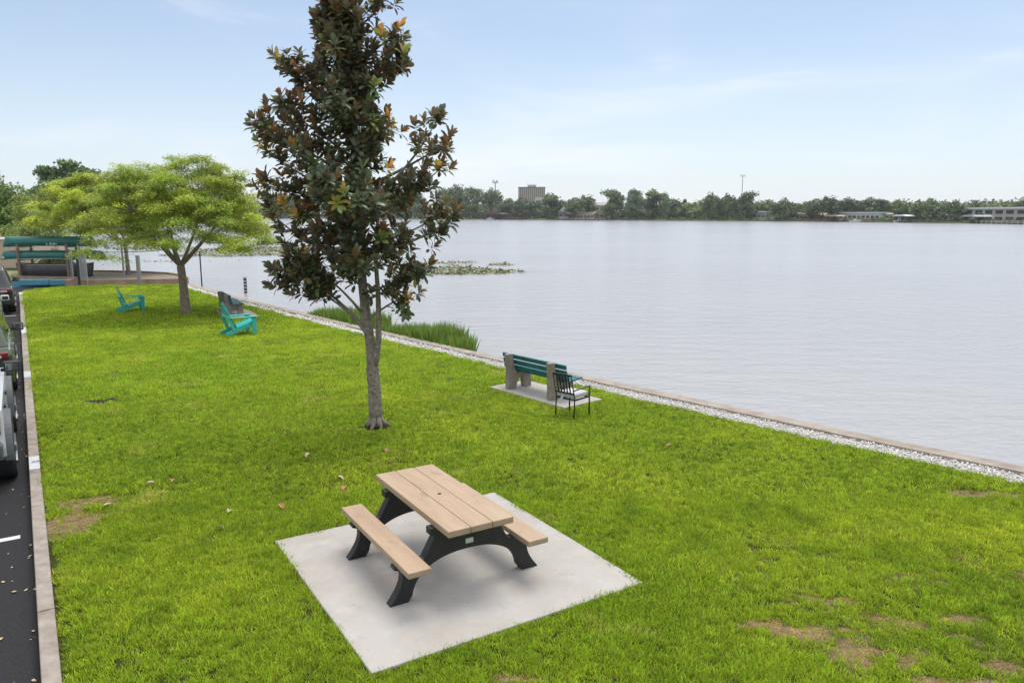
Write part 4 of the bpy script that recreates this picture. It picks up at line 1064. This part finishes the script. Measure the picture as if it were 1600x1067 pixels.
# lettering and decal on the canoes
top_canoe = [o for o in bpy.data.objects if o.get('label', '').startswith('dark green canoe upside down on the top')][0]
mid_canoe = [o for o in bpy.data.objects if o.get('label', '').startswith('dark green canoe upside down on the mid')][0]
lt = MB(); x_ = 0.0
for w_l, h_l in ((.05, .09), (.03, .05), (.0, 0), (.06, .11), (.05, .08), (.05, .08), (.06, .10), (.05, .08), (.04, .07)):
    if w_l: lt.box((x_, 0, h_l/2), (w_l, .004, h_l))
    x_ += .065
ln = lt.build('lettering', M['white'], top_canoe); ln.location = (.05, -.452, .05); ln.rotation_euler = (R(-4), 0, 0)
dc = MB().lathe([(.09, 0), (.09, .004)], 16).build('decal', M['white'], mid_canoe); dc.location = (-2.55, -.215, .06); dc.rotation_euler = (R(90), 0, R(-24)); dc.scale = (1.4, .8, 1)
rk = thing('canoe_rack', 'weathered wooden rack holding the canoes', 'rack', (0, 0, 0))
for px in (43, 118):
    q = aty(px, 434, Yc+.05); zt = aty(px, 381, Yc).z
    MB().box((q.x, Yc+.62, zt/2), (.10, .10, zt)).build('post', M['rack_wood'], rk)
    for zz in (cpos(75, 383.5).z-.05, cpos(84, 403.5).z-.05):
        MB().box((q.x, Yc+.05, zz), (.09, 1.1, .09)).build('arm', M['rack_wood'], rk, bevel=.008)
    q2 = MB().box((q.x-.02, Yc-.52, zt/2), (.11, .11, zt)).build('post', M['rack_wood'], rk)
MB().box((aty(88, 434, Yc).x, Yc, .05), (3.2, .12, .10)).build('skid', M['rack_wood'], rk)

# chain link gate leaves, posts and cable
def chain_leaf(label, a, b, z0, z1):
    a, b = Vector(a), Vector(b); t_ = thing('chain_link_gate', label, 'gate', (a.x, a.y, 0)); a0 = a.copy(); b = b-a; a = Vector((0, 0))
    f = MB(); P = lambda u, z: (b.x*u, b.y*u, z)
    f.tube([P(0, z0), P(0, z1)], .03, 8); f.tube([P(1, z0), P(1, z1)], .03, 8); f.tube([P(0, z0+.04), P(1, z0+.04)], .02, 6); f.tube([P(0, z1-.04), P(1, z1-.04)], .02, 6)
    f.build('frame', M['galv'], t_)
    wv = MB(); Lg = b.length; Hh = z1-z0; s_ = .07; k = -Hh
    while k < Lg:
        for sg in (0, 1):
            u0, u1 = max(k, 0), min(k+Hh, Lg)
            if u1 > u0:
                za, zb = (z0+(u0-k), z0+(u1-k)) if sg == 0 else (z1-(u0-k), z1-(u1-k))
                wv.tube([P(u0/Lg, za), P(u1/Lg, zb)], .004, 3, cap=False)
        k += s_
    wv.build('wire_mesh', M['galv'], t_); return t_
chain_leaf('galvanised chain link gate leaf nearest the lawn, standing open', (-21.72, 38.62), (-22.95, 40.2), .02, 1.66)
chain_leaf('narrow chain link gate leaf behind the black post', (-23.4, 40.3), (-24.55, 41.9), .05, 1.75)
def post(name, label, px, yt, yb, r, m, z=0.0, cat='post', Y=None, sq=False):
    p = at(px, yb, z); zt = aty(px, yt, p.y).z; o = MB()
    if sq: o.box((0, 0, (zt-z)/2-.15), (r*2, r*2, zt-z+.3))
    else: o.tube([(0, 0, -.3), (0, 0, zt-z)], r, 10)
    b = o.build(name, M[m], bevel=.006); b.location = (p.x, p.y, z); return tag(b, label, cat)
post('fence_post', 'black steel gate post in front of the chain link leaf', 124.5, 386, 447, .06, 'post_black')
post('fence_post', 'short rusty stub post at the foot of the chain link gate', 130, 437, 446, .04, 'rack_wood')
post('fence_post', 'tall pale grey pole beside the black gate post', 127, 384, 446, .045, 'galv', 0)
post('fence_post', 'square weathered grey post at the lawn edge in front of the sand bed', 218.5, 399, 446.5, .075, 'post_grey', sq=True)
post('fence_post', 'slender grey post standing in the sand left of the small umbrella tree trunk', 194, 372, 433, .055, 'post_grey', .2)
post('mooring_post', 'tall thin black post at the seawall corner', 315.5, 393, 446, .035, 'post_black', -.1)
gp = at(384, 458, WZ); zt = aty(383, 433, gp.y).z
dg = thing('depth_gauge', 'short banded depth gauge board standing in the water', 'depth gauge', (gp.x, gp.y, WZ))
MB().box((0, 0, (zt-WZ)/2-.2), (.15, .05, zt-WZ+.4)).build('board', M['post_black'], dg)
for k in range(5): MB().box((0, -.028, .12+k*.17), (.12, .006, .06)).build('band', M['paint'], dg)
cb = MB(); 
cb.tube(bez(aty(-40, 384, 39), aty(60, 389, 39), aty(120, 388.5, 39), 12)+bez(aty(121, 388.5, 39), aty(160, 392, 39.2), aty(218, 400, 39), 8), .010, 5)
tag(cb.build('steel_cable', M['galv']), 'thin steel cable strung between the gate posts', 'cable')

# the dark thing and dead fronds on the water's edge behind the canoes
fp_ = aty(86, 412, 45.3); pf = thing('frond_clump', 'clump of drooping palm fronds behind the canoe rack', 'plant', (fp_.x, 45.3, 0))
rs = np.random.default_rng(8); n = 900
a = rs.random(n)*6.283; r = rs.random(n); P = np.stack([r*1.0*np.cos(a), r*.7*np.sin(a), 1.5-.9*r+rs.normal(0, .2, n)], 1)
d = np.stack([np.cos(a)*.5, np.sin(a)*.5, -rs.uniform(.3, 1.2, n)], 1); s_ = rs.uniform(.3, .7, n)
V, Fq = scatter(LQ_V, LQ_F, P, frames(d, rs.normal(size=(n, 3))), np.stack([s_, s_*.09, s_], 1))
np_mesh('frond', V, Fq, M['leaf_near'], pf, tint=np.repeat(rs.uniform(.4, 1.3, (n, 1))*np.array([1.3, 1.0, .9]), 4, 0))
MB().tube([(0, 0, -.1), (0, 0, 1.5)], [.12, .09], 8).build('trunk', M['bark_dark'], pf)
# left background trees
def bg_tree(kind, seed, px, ytop, wpx, Y, n, leaf, col, label, cat='tree', base_z=.1, dep=1.0, name=None):
    o = tree_proto(kind, seed, n, leaf, 'leaf_near', col=col, name=name); p = aty(px, 340, Y); zt = aty(px, ytop, Y).z; wd = wpx/1180*Y
    o.location = (p.x, Y, base_z); o.scale = (wd, wd*dep, zt-base_z); return tag(o, label, cat)
bg_tree('bush', 21, 4, 262, 118, 72, 12000, .028, (1.1, 1.2, .85), 'large dark green tree at the left edge behind the beige building')
bg_tree('bush', 22, 66, 298, 120, 66, 9000, .030, (1.7, 1.5, .85), 'yellowish bushy tree left of the umbrella trees', dep=.7)
bg_tree('bush', 23, 72, 277, 110, 105, 6000, .034, (1.2, 1.2, 1.0), 'rounded grey-green tree in front of the dark pines')
bg_tree('pine', 24, 78, 257, 66, 150, 3200, .045, (.7, .85, .8), 'left dark pine standing above the rounded trees')
bg_tree('pine', 27, 121, 248, 72, 150, 4200, .045, (.65, .82, .78), 'right taller dark pine beside the umbrella tree crown')
bg_tree('oak', 25, -70, 270, 120, 80, 5000, .035, (.8, .95, .8), 'dark tree beyond the left edge of the beige building')
bg_tree('bush', 26, 175, 300, 150, 190, 3500, .04, (1.0, 1.05, .9), 'distant tree mostly hidden behind the umbrella tree crowns')
bg_tree('bush', 28, 330, 306, 150, 260, 3500, .04, (.9, 1.0, .95), 'distant tree hidden behind the larger umbrella tree')
bg_tree('bush', 29, 12, 346, 110, 60, 3500, .03, (1.3, 1.25, .8), 'low hedge shrub on top of the bank behind the beige building', 'shrub', name='shrub')
bg_tree('bush', 30, 24, 424, 48, 44.5, 2500, .03, (1.3, 1.2, .7), 'small olive shrub beside the teal barrier', 'shrub', name='shrub', base_z=-.05)
ol = bg_tree('bush', 31, 62, 322, 62, 60, 4500, .03, (1.15, 1.15, .95), 'flowering oleander shrub with white blossoms behind the canoes', 'shrub', name='oleander')
rs = np.random.default_rng(4); n = 240
u = unit(rs.normal(size=(n, 3))); cl = rs.integers(0, 16, n); cc = unit(rs.normal(size=(16, 3)))*np.array([.42, .42, .30])+np.array([0, 0, .58])
V, Fq = scatter(LQ_V, LQ_F, cc[cl]+u*.022, frames(u, rs.normal(size=(n, 3))), np.full(n, .018))
np_mesh('blossom', V, Fq, M['white'], ol)

# ------------------------------------------------------------------ reeds and lily pads
def reeds(name, p0, p1, n, hmax, seed):
    rs = np.random.default_rng(seed); SWo = offset(SW, -.42); SWx = np.array(SW)
    xs = rs.uniform(p0, p1, n); order = np.argsort(SWx[:, 0]); yw = np.interp(xs, SWx[order, 0], SWx[order, 1])
    u = (xs-p0)/(p1-p0); prof = np.sin(np.clip(u, 0, 1)*math.pi)**.45
    off = rs.random(n)**1.3*1.35*prof+.05
    P = np.stack([xs+off*.62, yw+off*.78, np.full(n, WZ)], 1)
    h = hmax*rs.uniform(.5, 1.05, n)*(.55+.45*prof)*(.75+.5*fbm(xs*2, yw*2))
    d = np.stack([rs.normal(0, .16, n), rs.normal(0, .16, n), np.ones(n)], 1)
    tv = np.array([(0,-.5,0),(0,.5,0),(.45,-.55,0),(.45,.55,0),(.8,-.35,.03),(.8,.35,.03),(1,-.03,.10),(1,.03,.10)], float); tf = np.array([(0,2,3,1),(2,4,5,3),(4,6,7,5)])
    wd = rs.uniform(.018, .045, n)
    V, Fq = scatter(tv, tf, P, frames(d, rs.normal(size=(n, 3))), np.stack([h, wd, h], 1))
    hue = rs.random((n, 1)); tint = rs.uniform(.6, 1.3, (n, 1))*np.concatenate([.85+.5*hue, .95+.15*hue, .9-.2*hue], 1)
    dead = rs.random(n) < .10; tint[dead] *= np.array([2.0, .95, 1.2])
    return tag(np_mesh(name, V, Fq, M['reed'], tint=np.repeat(tint, 8, 0)), kind='stuff')
reeds('reeds', -7.6, -4.15, 5200, .88, 1)
reeds('reeds', -4.25, -1.35, 5600, .82, 2)
def lilies(name, spots, seed):
    rs = np.random.default_rng(seed); P = []
    for (px, py, rx, ry, n) in spots:
        c = at(px, py, WZ); a = rs.random(n)*6.283; r = rs.random(n)**.6
        q = np.stack([c.x+rx*r*np.cos(a), c.y+ry*r*np.sin(a)], 1); k = fbm(q[:, 0]*.22, q[:, 1]*.55) > .47; P.append(q[k])
    P = np.concatenate(P); n = len(P)
    tv = np.array([(math.cos(a), math.sin(a), 0) for a in np.linspace(.3, 6.0, 8)]); tf = np.array([(0,1,2,7),(2,3,6,7),(3,4,5,6)])
    up = np.stack([rs.normal(0, .12, n), rs.normal(0, .12, n), np.ones(n)], 1)
    st = rs.random(n) < .30; up[st] += rs.normal(0, .9, (st.sum(), 3))
    z = np.where(st, rs.uniform(.03, .14, n), .012)
    V, Fq = scatter(tv, tf, np.c_[P, WZ+z], frames(rand_unit(n)*np.array([1, 1, .05]), up), rs.uniform(.04, .10, n))
    hue = rs.random((n, 1)); tint = rs.uniform(.6, 1.25, (n, 1))*np.concatenate([.7+.5*hue, .9+.1*hue, .9-.2*hue], 1)
    return tag(np_mesh(name, V, Fq, M['lily'], tint=np.repeat(tint, 8, 0)), kind='stuff')
lilies('lily_pads', [(715, 415, 4.5, 4.0, 4200), (735, 425, 3.2, 2.6, 1900), (765, 425, 2.6, 1.4, 1000), (740, 412, 4.0, 1.5, 500), (800, 424, 2.5, .9, 200), (690, 428, 2.6, 1.0, 700), (790, 419, 2.0, .7, 150)], 11)
lilies('lily_pads', [(400, 391, 8.5, 7.0, 12000), (335, 399, 5.5, 3.0, 2600), (300, 408, 5, 1.5, 700), (450, 398, 4, 2.0, 900), (245, 388, 5, 4.0, 2400)], 12)

# ------------------------------------------------------------------ fallen leaves, litter
LEAVES = [(414,733,'brown curled leaf on the grass above the picnic bench',0), (356,800,'brown leaf on the grass left of the concrete pad',1), (484,707,'small pale leaf on the grass left of the magnolia foot',1),
          (435,786,'dry leaf on the grass just above the left corner of the pad',0), (541,758,'tan leaf on the grass behind the picnic bench',0), (335,822,'pale leaf on the grass nearest the pad, lowest left',1),
          (1051,694,'orange-brown leaf on the open lawn right of the metal chair',0), (175,786,'tan leaf by the bare patch near the kerb',1), (243,754,'pale small leaf on grass right of the bare kerb patch',1), (525,744,'white dried leaf on the grass behind the picnic table',1),
          (452,673,'brown leaf on the grass level with the magnolia foot',0), (605,700,'brown leaf on the grass just below the magnolia foot',0), (268,753,'small brown leaf between the kerb patch and the pad',0)]
for px, py, lab, pale in LEAVES:
    p = at(px, py, .045); o = MB().add([tuple(Vector(v)*1.0) for v in MT_V*np.array([.125, .15, .35])], [tuple(f) for f in MT_F]).build('fallen_leaf', M['pale_leaf' if pale else 'dead_leaf'])
    sf_ = o.modifiers.new('t', 'SOLIDIFY'); sf_.thickness = .002
    o.location = p; o.rotation_euler = (rng.normal(0, .25), rng.normal(0, .25), rng.random()*6.28); tag(o, lab, 'leaf', 'fallen leaves on the lawn')
n = 260; s_ = rng.uniform(-3, 34, n); nn = -rng.random(n)**2.2*1.3-.02
P = np.array([tuple(K(a, b, -.118)) for a, b in zip(s_, nn)])
V, Fq = scatter(LQ_V, LQ_F, P, frames(rand_unit(n)*np.array([1, 1, .15]), np.tile([0, 0, 1.0], (n, 1))+rng.normal(0, .2, (n, 3))), rng.uniform(.012, .05, n))
tag(np_mesh('leaf_litter', V, Fq, M['pale_leaf']), kind='stuff')

# ------------------------------------------------------------------ cars parked along the kerb
def wheel(parent, x, y, r, wd, side):
    Mx = Matrix.Translation((x, y, r)) @ Matrix.Rotation(R(90), 4, 'X')
    wl_ = MB().lathe([(r*.62, -wd/2), (r*.92, -wd/2), (r, -wd*.33), (r, wd*.33), (r*.92, wd/2), (r*.62, wd/2)], 28, Mx, closed=True).build('wheel', M['rubber'], parent)
    rim = MB().lathe([(r*.62, -wd*.42), (r*.60, wd*.42)], 24, Mx); k = 5
    for j in range(k):
        a = j*6.283/k; rim.beam((x, y+side*wd*.44, r), (x+math.cos(a)*r*.58, y+side*wd*.44, r+math.sin(a)*r*.58), .05, .07, up=(0, 1, 0))
    rim.build('rim', M['rim'], wl_); return wl_
def car(name, label, s_rear_wheel, paint, boxy=False, gap=.16, L_=4.6, W_=1.82, H_=1.68, wr=.36):
    xw = -1.32; c = K(s_rear_wheel-xw, -gap-W_/2, -.13)
    t_ = thing(name, label, 'car', c, KANG)
    hl = L_/2; gl = M['glass']; pm = M[paint]
    def archpts(cx, r): return [(cx+r*math.cos(a), max(.30, wr+r*math.sin(a))) for a in np.linspace(math.pi, 0, 25)]
    if not boxy:
        prof = [(-hl+.05, .30)] + archpts(xw, wr+.06) + archpts(-xw+.05, wr+.06) + [(hl-.06, .30), (hl, .52), (hl-.03, .72), (hl-.25, .90), (.95, 1.03), (-hl+.10, 1.06), (-hl-.02, .92), (-hl-.03, .55)]
        gb, gt, rb, rt_ = (-hl+.12, 1.05), (-hl+.55, H_), (1.25, 1.0), (.35, H_-.04); inset = .17
    else:
        prof = [(-hl+.16, .48)] + archpts(xw, wr+.11) + archpts(-xw+.05, wr+.11) + [(hl-.25, .48), (hl-.2, .75), (hl-.25, 1.08), (.85, 1.14), (-hl+.15, 1.14), (-hl+.13, .6)]
        gb, gt, rb, rt_ = (-hl+.16, 1.12), (-hl+.26, H_), (.88, 1.12), (.62, H_); inset = .08
    MB().prism(prof[::-1], -W_/2+.0, W_/2-.0, 'xz').build('body', pm, t_, bevel=.07 if not boxy else .05, seg=3, smooth=False)
    wb, wt = W_/2-.05, W_/2-.05-inset
    g = [(gb[0],-wb,gb[1]),(rb[0],-wb,rb[1]),(rb[0],wb,rb[1]),(gb[0],wb,gb[1]),(gt[0],-wt,gt[1]),(rt_[0],-wt,rt_[1]),(rt_[0],wt,rt_[1]),(gt[0],wt,gt[1])]
    MB().add(g, [(0,3,2,1),(4,5,6,7),(0,1,5,4),(1,2,6,5),(2,3,7,6),(3,0,4,7)]).build('cabin', pm if not boxy else M['trim'], t_, bevel=.05, seg=3)
    g = [Vector(v) for v in g]
    def pane(a, b, c_, d, u0, u1, v0, v1, nm):
        Pq = lambda u, v: (a*(1-u)+b*u)*(1-v)+(d*(1-u)+c_*u)*v
        q = [Pq(u0, v0), Pq(u1, v0), Pq(u1, v1), Pq(u0, v1)]; n_ = (q[1]-q[0]).cross(q[3]-q[0]).normalized()
        MB().add([tuple(p+n_*.006) for p in q]+[tuple(p-n_*.02) for p in q], [(0,1,2,3),(7,6,5,4),(0,4,5,1),(1,5,6,2),(2,6,7,3),(3,7,4,0)]).build(nm, gl, t_)
    for (a, b, c_, d) in ((g[0], g[1], g[5], g[4]), (g[2], g[3], g[7], g[6])):
        us = ((.06,.30),(.34,.62),(.66,.90)) if a is g[0] else ((.10,.34),(.38,.66),(.70,.94))
        for u0, u1 in us: pane(a, b, c_, d, u0, u1, .14, .84, 'side_window')
    pane(g[3], g[0], g[4], g[7], .08, .92, .14, .86, 'rear_window'); pane(g[1], g[2], g[6], g[5], .06, .94, .08, .9, 'windscreen')
    for x in (xw, -xw+.05):
        for sd_ in (-1, 1): wheel(t_, x, sd_*(W_/2-.10+(.07 if boxy else 0)), wr, .24, sd_)
    for sd_ in (-1, 1):
        if boxy:
            for x in (xw, -xw+.05):
                ap_ = archpts(x, wr+.20); ip = archpts(x, wr+.10)
                MB().prism(ap_+ip[::-1], sd_*(W_/2+.03)-.055, sd_*(W_/2+.03)+.055, 'xz').build('fender_flare', M['greyplastic'], t_, bevel=.012)
            MB().box((-hl+.13, sd_*(W_/2-.12), .93), (.08, .16, .26)).build('tail_light', M['tail'], t_, bevel=.01)
        else:
            tl_ = MB().box((-hl+.02, sd_*(W_/2-.24), .90), (.16, .34, .15)).build('tail_light', M['tail'], t_, bevel=.03)
            MB().box((-hl-.055, sd_*(W_/2-.30), .885), (.02, .22, .06)).build('lens', M['tailwhite'], tl_, bevel=.006)
        mx_ = rb[0]-.42 if not boxy else rb[0]-.1; mz = 1.10 if not boxy else 1.27
        mi = MB().box((mx_, sd_*(W_/2+.12), mz), (.12, .23, .17)).build('mirror', M['trim'] if paint != 'car_white' or boxy else pm, t_, bevel=.025)
        MB().box((mx_-.062, sd_*(W_/2+.12), mz), (.006, .18, .12)).build('mirror_glass', M['mirror'], mi)
        MB().box((mx_, sd_*(W_/2+.01), mz-.05), (.06, .10, .05)).build('stalk', M['trim'], mi)
        hlp = MB().box((hl-.10, sd_*(W_/2-.3), .74), (.2, .36, .13)).build('headlight', M['tailwhite'], t_, bevel=.03)
        MB().box((-.1, sd_*(W_/2-.02), .33), (1.9, .10, .12)).build('sill', M['trim'] if not boxy else M['greyplastic'], t_, bevel=.02)
    MB().box((-hl+.02 if not boxy else -hl+.06, 0, .47 if not boxy else .60), (.22, W_*.96, .22), None).build('rear_bumper', M['greyplastic'] if boxy else M['trim'], t_, bevel=.05)
    MB().box((hl-.05, 0, .45), (.2, W_*.94, .24)).build('front_bumper', M['greyplastic'] if boxy else M['trim'], t_, bevel=.05)
    MB().box((-hl-.05 if not boxy else -hl+.10, .0 if not boxy else .55, .76), (.02, .32, .16)).build('number_plate', M['plate'], t_)
    if boxy:
        sp = MB().lathe([(.22, -.11), (.33, -.11), (.36, -.06), (.36, .06), (.33, .11), (.22, .11)], 26, Matrix.Translation((-hl+.0, .1, .98)) @ Matrix.Rotation(R(90), 4, 'Y'), closed=True).build('spare_wheel', M['rubber'], t_)
        MB().lathe([(.22, -.06), (.22, .06)], 20, Matrix.Translation((-hl+.0, .1, .98)) @ Matrix.Rotation(R(90), 4, 'Y')).build('rim', M['rim'], sp)
        for x in (.05, -.95): MB().box((x, -W_/2-.012, .98), (.16, .03, .04)).build('door_handle', M['trim'], t_)
    else:
        for x in (.1, -.85): MB().box((x, -W_/2-.012, .92), (.2, .03, .035)).build('door_handle', M['chrome'], t_)
        for sd_ in (-1, 1): MB().tube([(gt[0]+.1, sd_*(wt-.05), H_-.02), (gt[0]+.3, sd_*(wt-.05), H_+.05), (rt_[0]-.3, sd_*(wt-.05), H_+.03), (rt_[0], sd_*(wt-.05), H_-.04)], .016, 6).build('roof_rail', M['chrome'], t_)
    return t_
car('parked_car', 'white boxy off-road car with grey wheel flares, nearest at the kerb', 6.25, 'car_white', True, gap=.22, L_=4.2, W_=1.70, H_=1.84, wr=.40)
car('parked_car', 'dark green car parked just ahead of the white off-roader', 12.9, 'car_green', gap=.13)
car('parked_car', 'white car parked between the dark green and the black car', 20.6, 'car_white', gap=.46)
car('parked_car', 'black car with red tail lamps, farthest along the kerb', 28.7, 'car_black', gap=.14)

# ------------------------------------------------------------------ the lawn itself
def clump(name, nb, rad, hmin, hmax, wd, seed, dry=False):
    rs = np.random.default_rng(seed)
    a = rs.random(nb)*6.283; r = rad*rs.random(nb)**.5
    P = np.stack([r*np.cos(a), r*np.sin(a), np.zeros(nb)], 1)
    az = rs.random(nb)*6.283; lean = rs.uniform(1.0, 4.0, nb) if dry else rs.uniform(.15, 1.05, nb)
    d = np.stack([np.cos(az)*lean, np.sin(az)*lean, np.ones(nb)], 1)
    up = np.stack([-np.cos(az), -np.sin(az), lean], 1)+rs.normal(0, .25, (nb, 3))
    tv = np.array([(0,-.5,0),(0,.5,0),(.5,-.5,-.03),(.5,.5,-.03),(1,0,-.22)], float); tf = np.array([(0,2,3),(0,3,1),(2,4,3)])
    h = rs.uniform(hmin, hmax, nb)
    V, Fq = scatter(tv, tf, P, frames(d, up), np.stack([h, wd*rs.uniform(.7, 1.3, nb), h], 1))
    hue = rs.random((nb, 1)); tint = rs.uniform(.45, 1.5, (nb, 1))*np.concatenate([.85+.35*hue, .95+.1*hue, np.ones((nb, 1))], 1)
    dead = rs.random(nb) < .05; tint[dead] *= np.array([1.5, .85, 3.5])
    if dry: tint = rs.uniform(.7, 1.3, (nb, 1))*np.array([1.35, .72, 4.6])
    o = np_mesh(name, V, Fq, M['grass'], tint=np.repeat(tint, 5, 0)); COL.objects.unlink(o); return o
def lawn_points(ylo, yhi, dens, rs):
    x0, x1 = -26, 13; n = int((x1-x0)*(yhi-ylo)*dens)
    x = rs.uniform(x0, x1, n); y = rs.uniform(ylo, yhi, n)
    lp = [tuple(K(-16, .155)[:2]), (24, -14)] + offset(SW, .72)[1:] + [(-17.4, 39.4), (-22.9, 38.4), (-23.5, 36.6), tuple(K(35.2, .155)[:2])]
    jit = .18*(fbm(x*1.6, y*1.6)-.5)
    k = inside(x+jit, y+jit*.8, lp) & (np.abs(x) < .82*y+2.2)
    kk = (x-KO.x)*KN.x+(y-KO.y)*KN.y; k &= kk > .165
    for pp_ in PADS: k &= ~inside(x, y, pp_)
    thin = .12+.88*thinness(x, y)
    for (bx, by, rx, ry) in HOLE:
        q = ((x-bx)/rx)**2+((y-by)/ry)**2; thin = np.where(q < 1.1, 0, thin)
    tx, ty = at(588, 666).x, at(588, 666).y
    thin = np.where((x-tx)**2+(y-ty)**2 < .24**2, 0, thin)
    u_ = rs.random(n); dry = (u_ >= thin) & (rs.random(n) < .55) & (thin > .05) | (rs.random(n) < .012)
    k &= (u_ < thin) | dry
    x, y, thin, dry = x[k], y[k], thin[k], dry[k]
    hgt = (.62+.75*fbm(x*1.1+3, y*1.1))*(.55+.45*thin)
    return np.c_[x, y, np.full(len(x), -.028)], np.where(dry, .62, hgt*rs.uniform(.8, 1.2, len(x))), dry
def lawn(name, zones):
    allP, allS, allI = [], [], []; protos_ = []
    for zi, (ylo, yhi, dens, args) in enumerate(zones):
        rs = np.random.default_rng(50+zi); Pq, h, dry = lawn_points(ylo, yhi, dens, rs); allP.append(Pq); allS.append(h)
        base = len(protos_)
        for q in range(3): protos_.append(clump('grass_tuft', *args, 60+zi*5+q))
        protos_.append(clump('dry_tuft', args[0], args[1]*1.2, args[2], args[3], args[4], 90+zi, True))
        allI.append(np.where(dry, 3, rs.integers(0, 3, len(Pq)))+base)
    Pq = np.concatenate(allP); Sc = np.concatenate(allS); I = np.concatenate(allI)
    me = bpy.data.meshes.new(name); me.vertices.add(len(Pq)); me.vertices.foreach_set('co', Pq.astype(np.float32).ravel())
    for nm, ty, da in (('s', 'FLOAT', Sc.astype(np.float32)), ('i', 'INT', I.astype(np.int32)), ('r', 'FLOAT', rng.uniform(0, 6.283, len(Pq)).astype(np.float32))):
        me.attributes.new(nm, ty, 'POINT').data.foreach_set('value', da)
    o = bpy.data.objects.new(name, me); COL.objects.link(o); me.materials.append(M['grass'])
    ng = bpy.data.node_groups.new('lawn', 'GeometryNodeTree'); ng.interface.new_socket('Geometry', in_out='INPUT', socket_type='NodeSocketGeometry'); ng.interface.new_socket('Geometry', in_out='OUTPUT', socket_type='NodeSocketGeometry')
    gi = ng.nodes.new('NodeGroupInput'); go = ng.nodes.new('NodeGroupOutput'); ip = ng.nodes.new('GeometryNodeInstanceOnPoints'); gtI = ng.nodes.new('GeometryNodeGeometryToInstance')
    for p in protos_[::-1]:
        oi = ng.nodes.new('GeometryNodeObjectInfo'); oi.inputs['Object'].default_value = p; oi.inputs['As Instance'].default_value = True
        oi.transform_space = 'ORIGINAL'; ng.links.new(oi.outputs['Geometry'], gtI.inputs[0])
    def na(n_, t_): x = ng.nodes.new('GeometryNodeInputNamedAttribute'); x.data_type = t_; x.inputs[0].default_value = n_; return x.outputs[0]
    ip.inputs['Pick Instance'].default_value = True
    ng.links.new(gi.outputs[0], ip.inputs['Points']); ng.links.new(gtI.outputs[0], ip.inputs['Instance']); ng.links.new(na('i', 'INT'), ip.inputs['Instance Index'])
    cx = ng.nodes.new('ShaderNodeCombineXYZ'); ng.links.new(na('r', 'FLOAT'), cx.inputs[2]); ng.links.new(cx.outputs[0], ip.inputs['Rotation'])
    ng.links.new(na('s', 'FLOAT'), ip.inputs['Scale']); ng.links.new(ip.outputs[0], go.inputs[0])
    md = o.modifiers.new('lawn', 'NODES'); md.node_group = ng
    print('grass tufts', len(Pq)); return tag(o, kind='stuff')
lawn('grass', [(2.2, 9.5, 560, (26, .055, .030, .072, .0058)), (9.5, 15, 310, (26, .075, .033, .074, .0078)), (15, 24, 120, (27, .11, .045, .09, .0125)), (24, 39.6, 52, (30, .17, .05, .10, .022))])

# ------------------------------------------------------------------ the air over the lake
hzb = MB().box((0, 700, 32), (3400, 2150, 70)).build('haze', M['white']); hzb.data.materials.clear()
vm = bpy.data.materials.new('haze'); vm.use_nodes = True; vt = vm.node_tree; vt.nodes.clear()
pv = vt.nodes.new('ShaderNodeVolumePrincipled'); pv.inputs['Density'].default_value = .00010; pv.inputs['Color'].default_value = (.86, .90, .95, 1); pv.inputs['Anisotropy'].default_value = .2
vo = vt.nodes.new('ShaderNodeOutputMaterial'); vt.links.new(pv.outputs[0], vo.inputs['Volume']); hzb.data.materials.append(vm)
tag(hzb, kind='stuff')
S.cycles.volume_bounces = 1
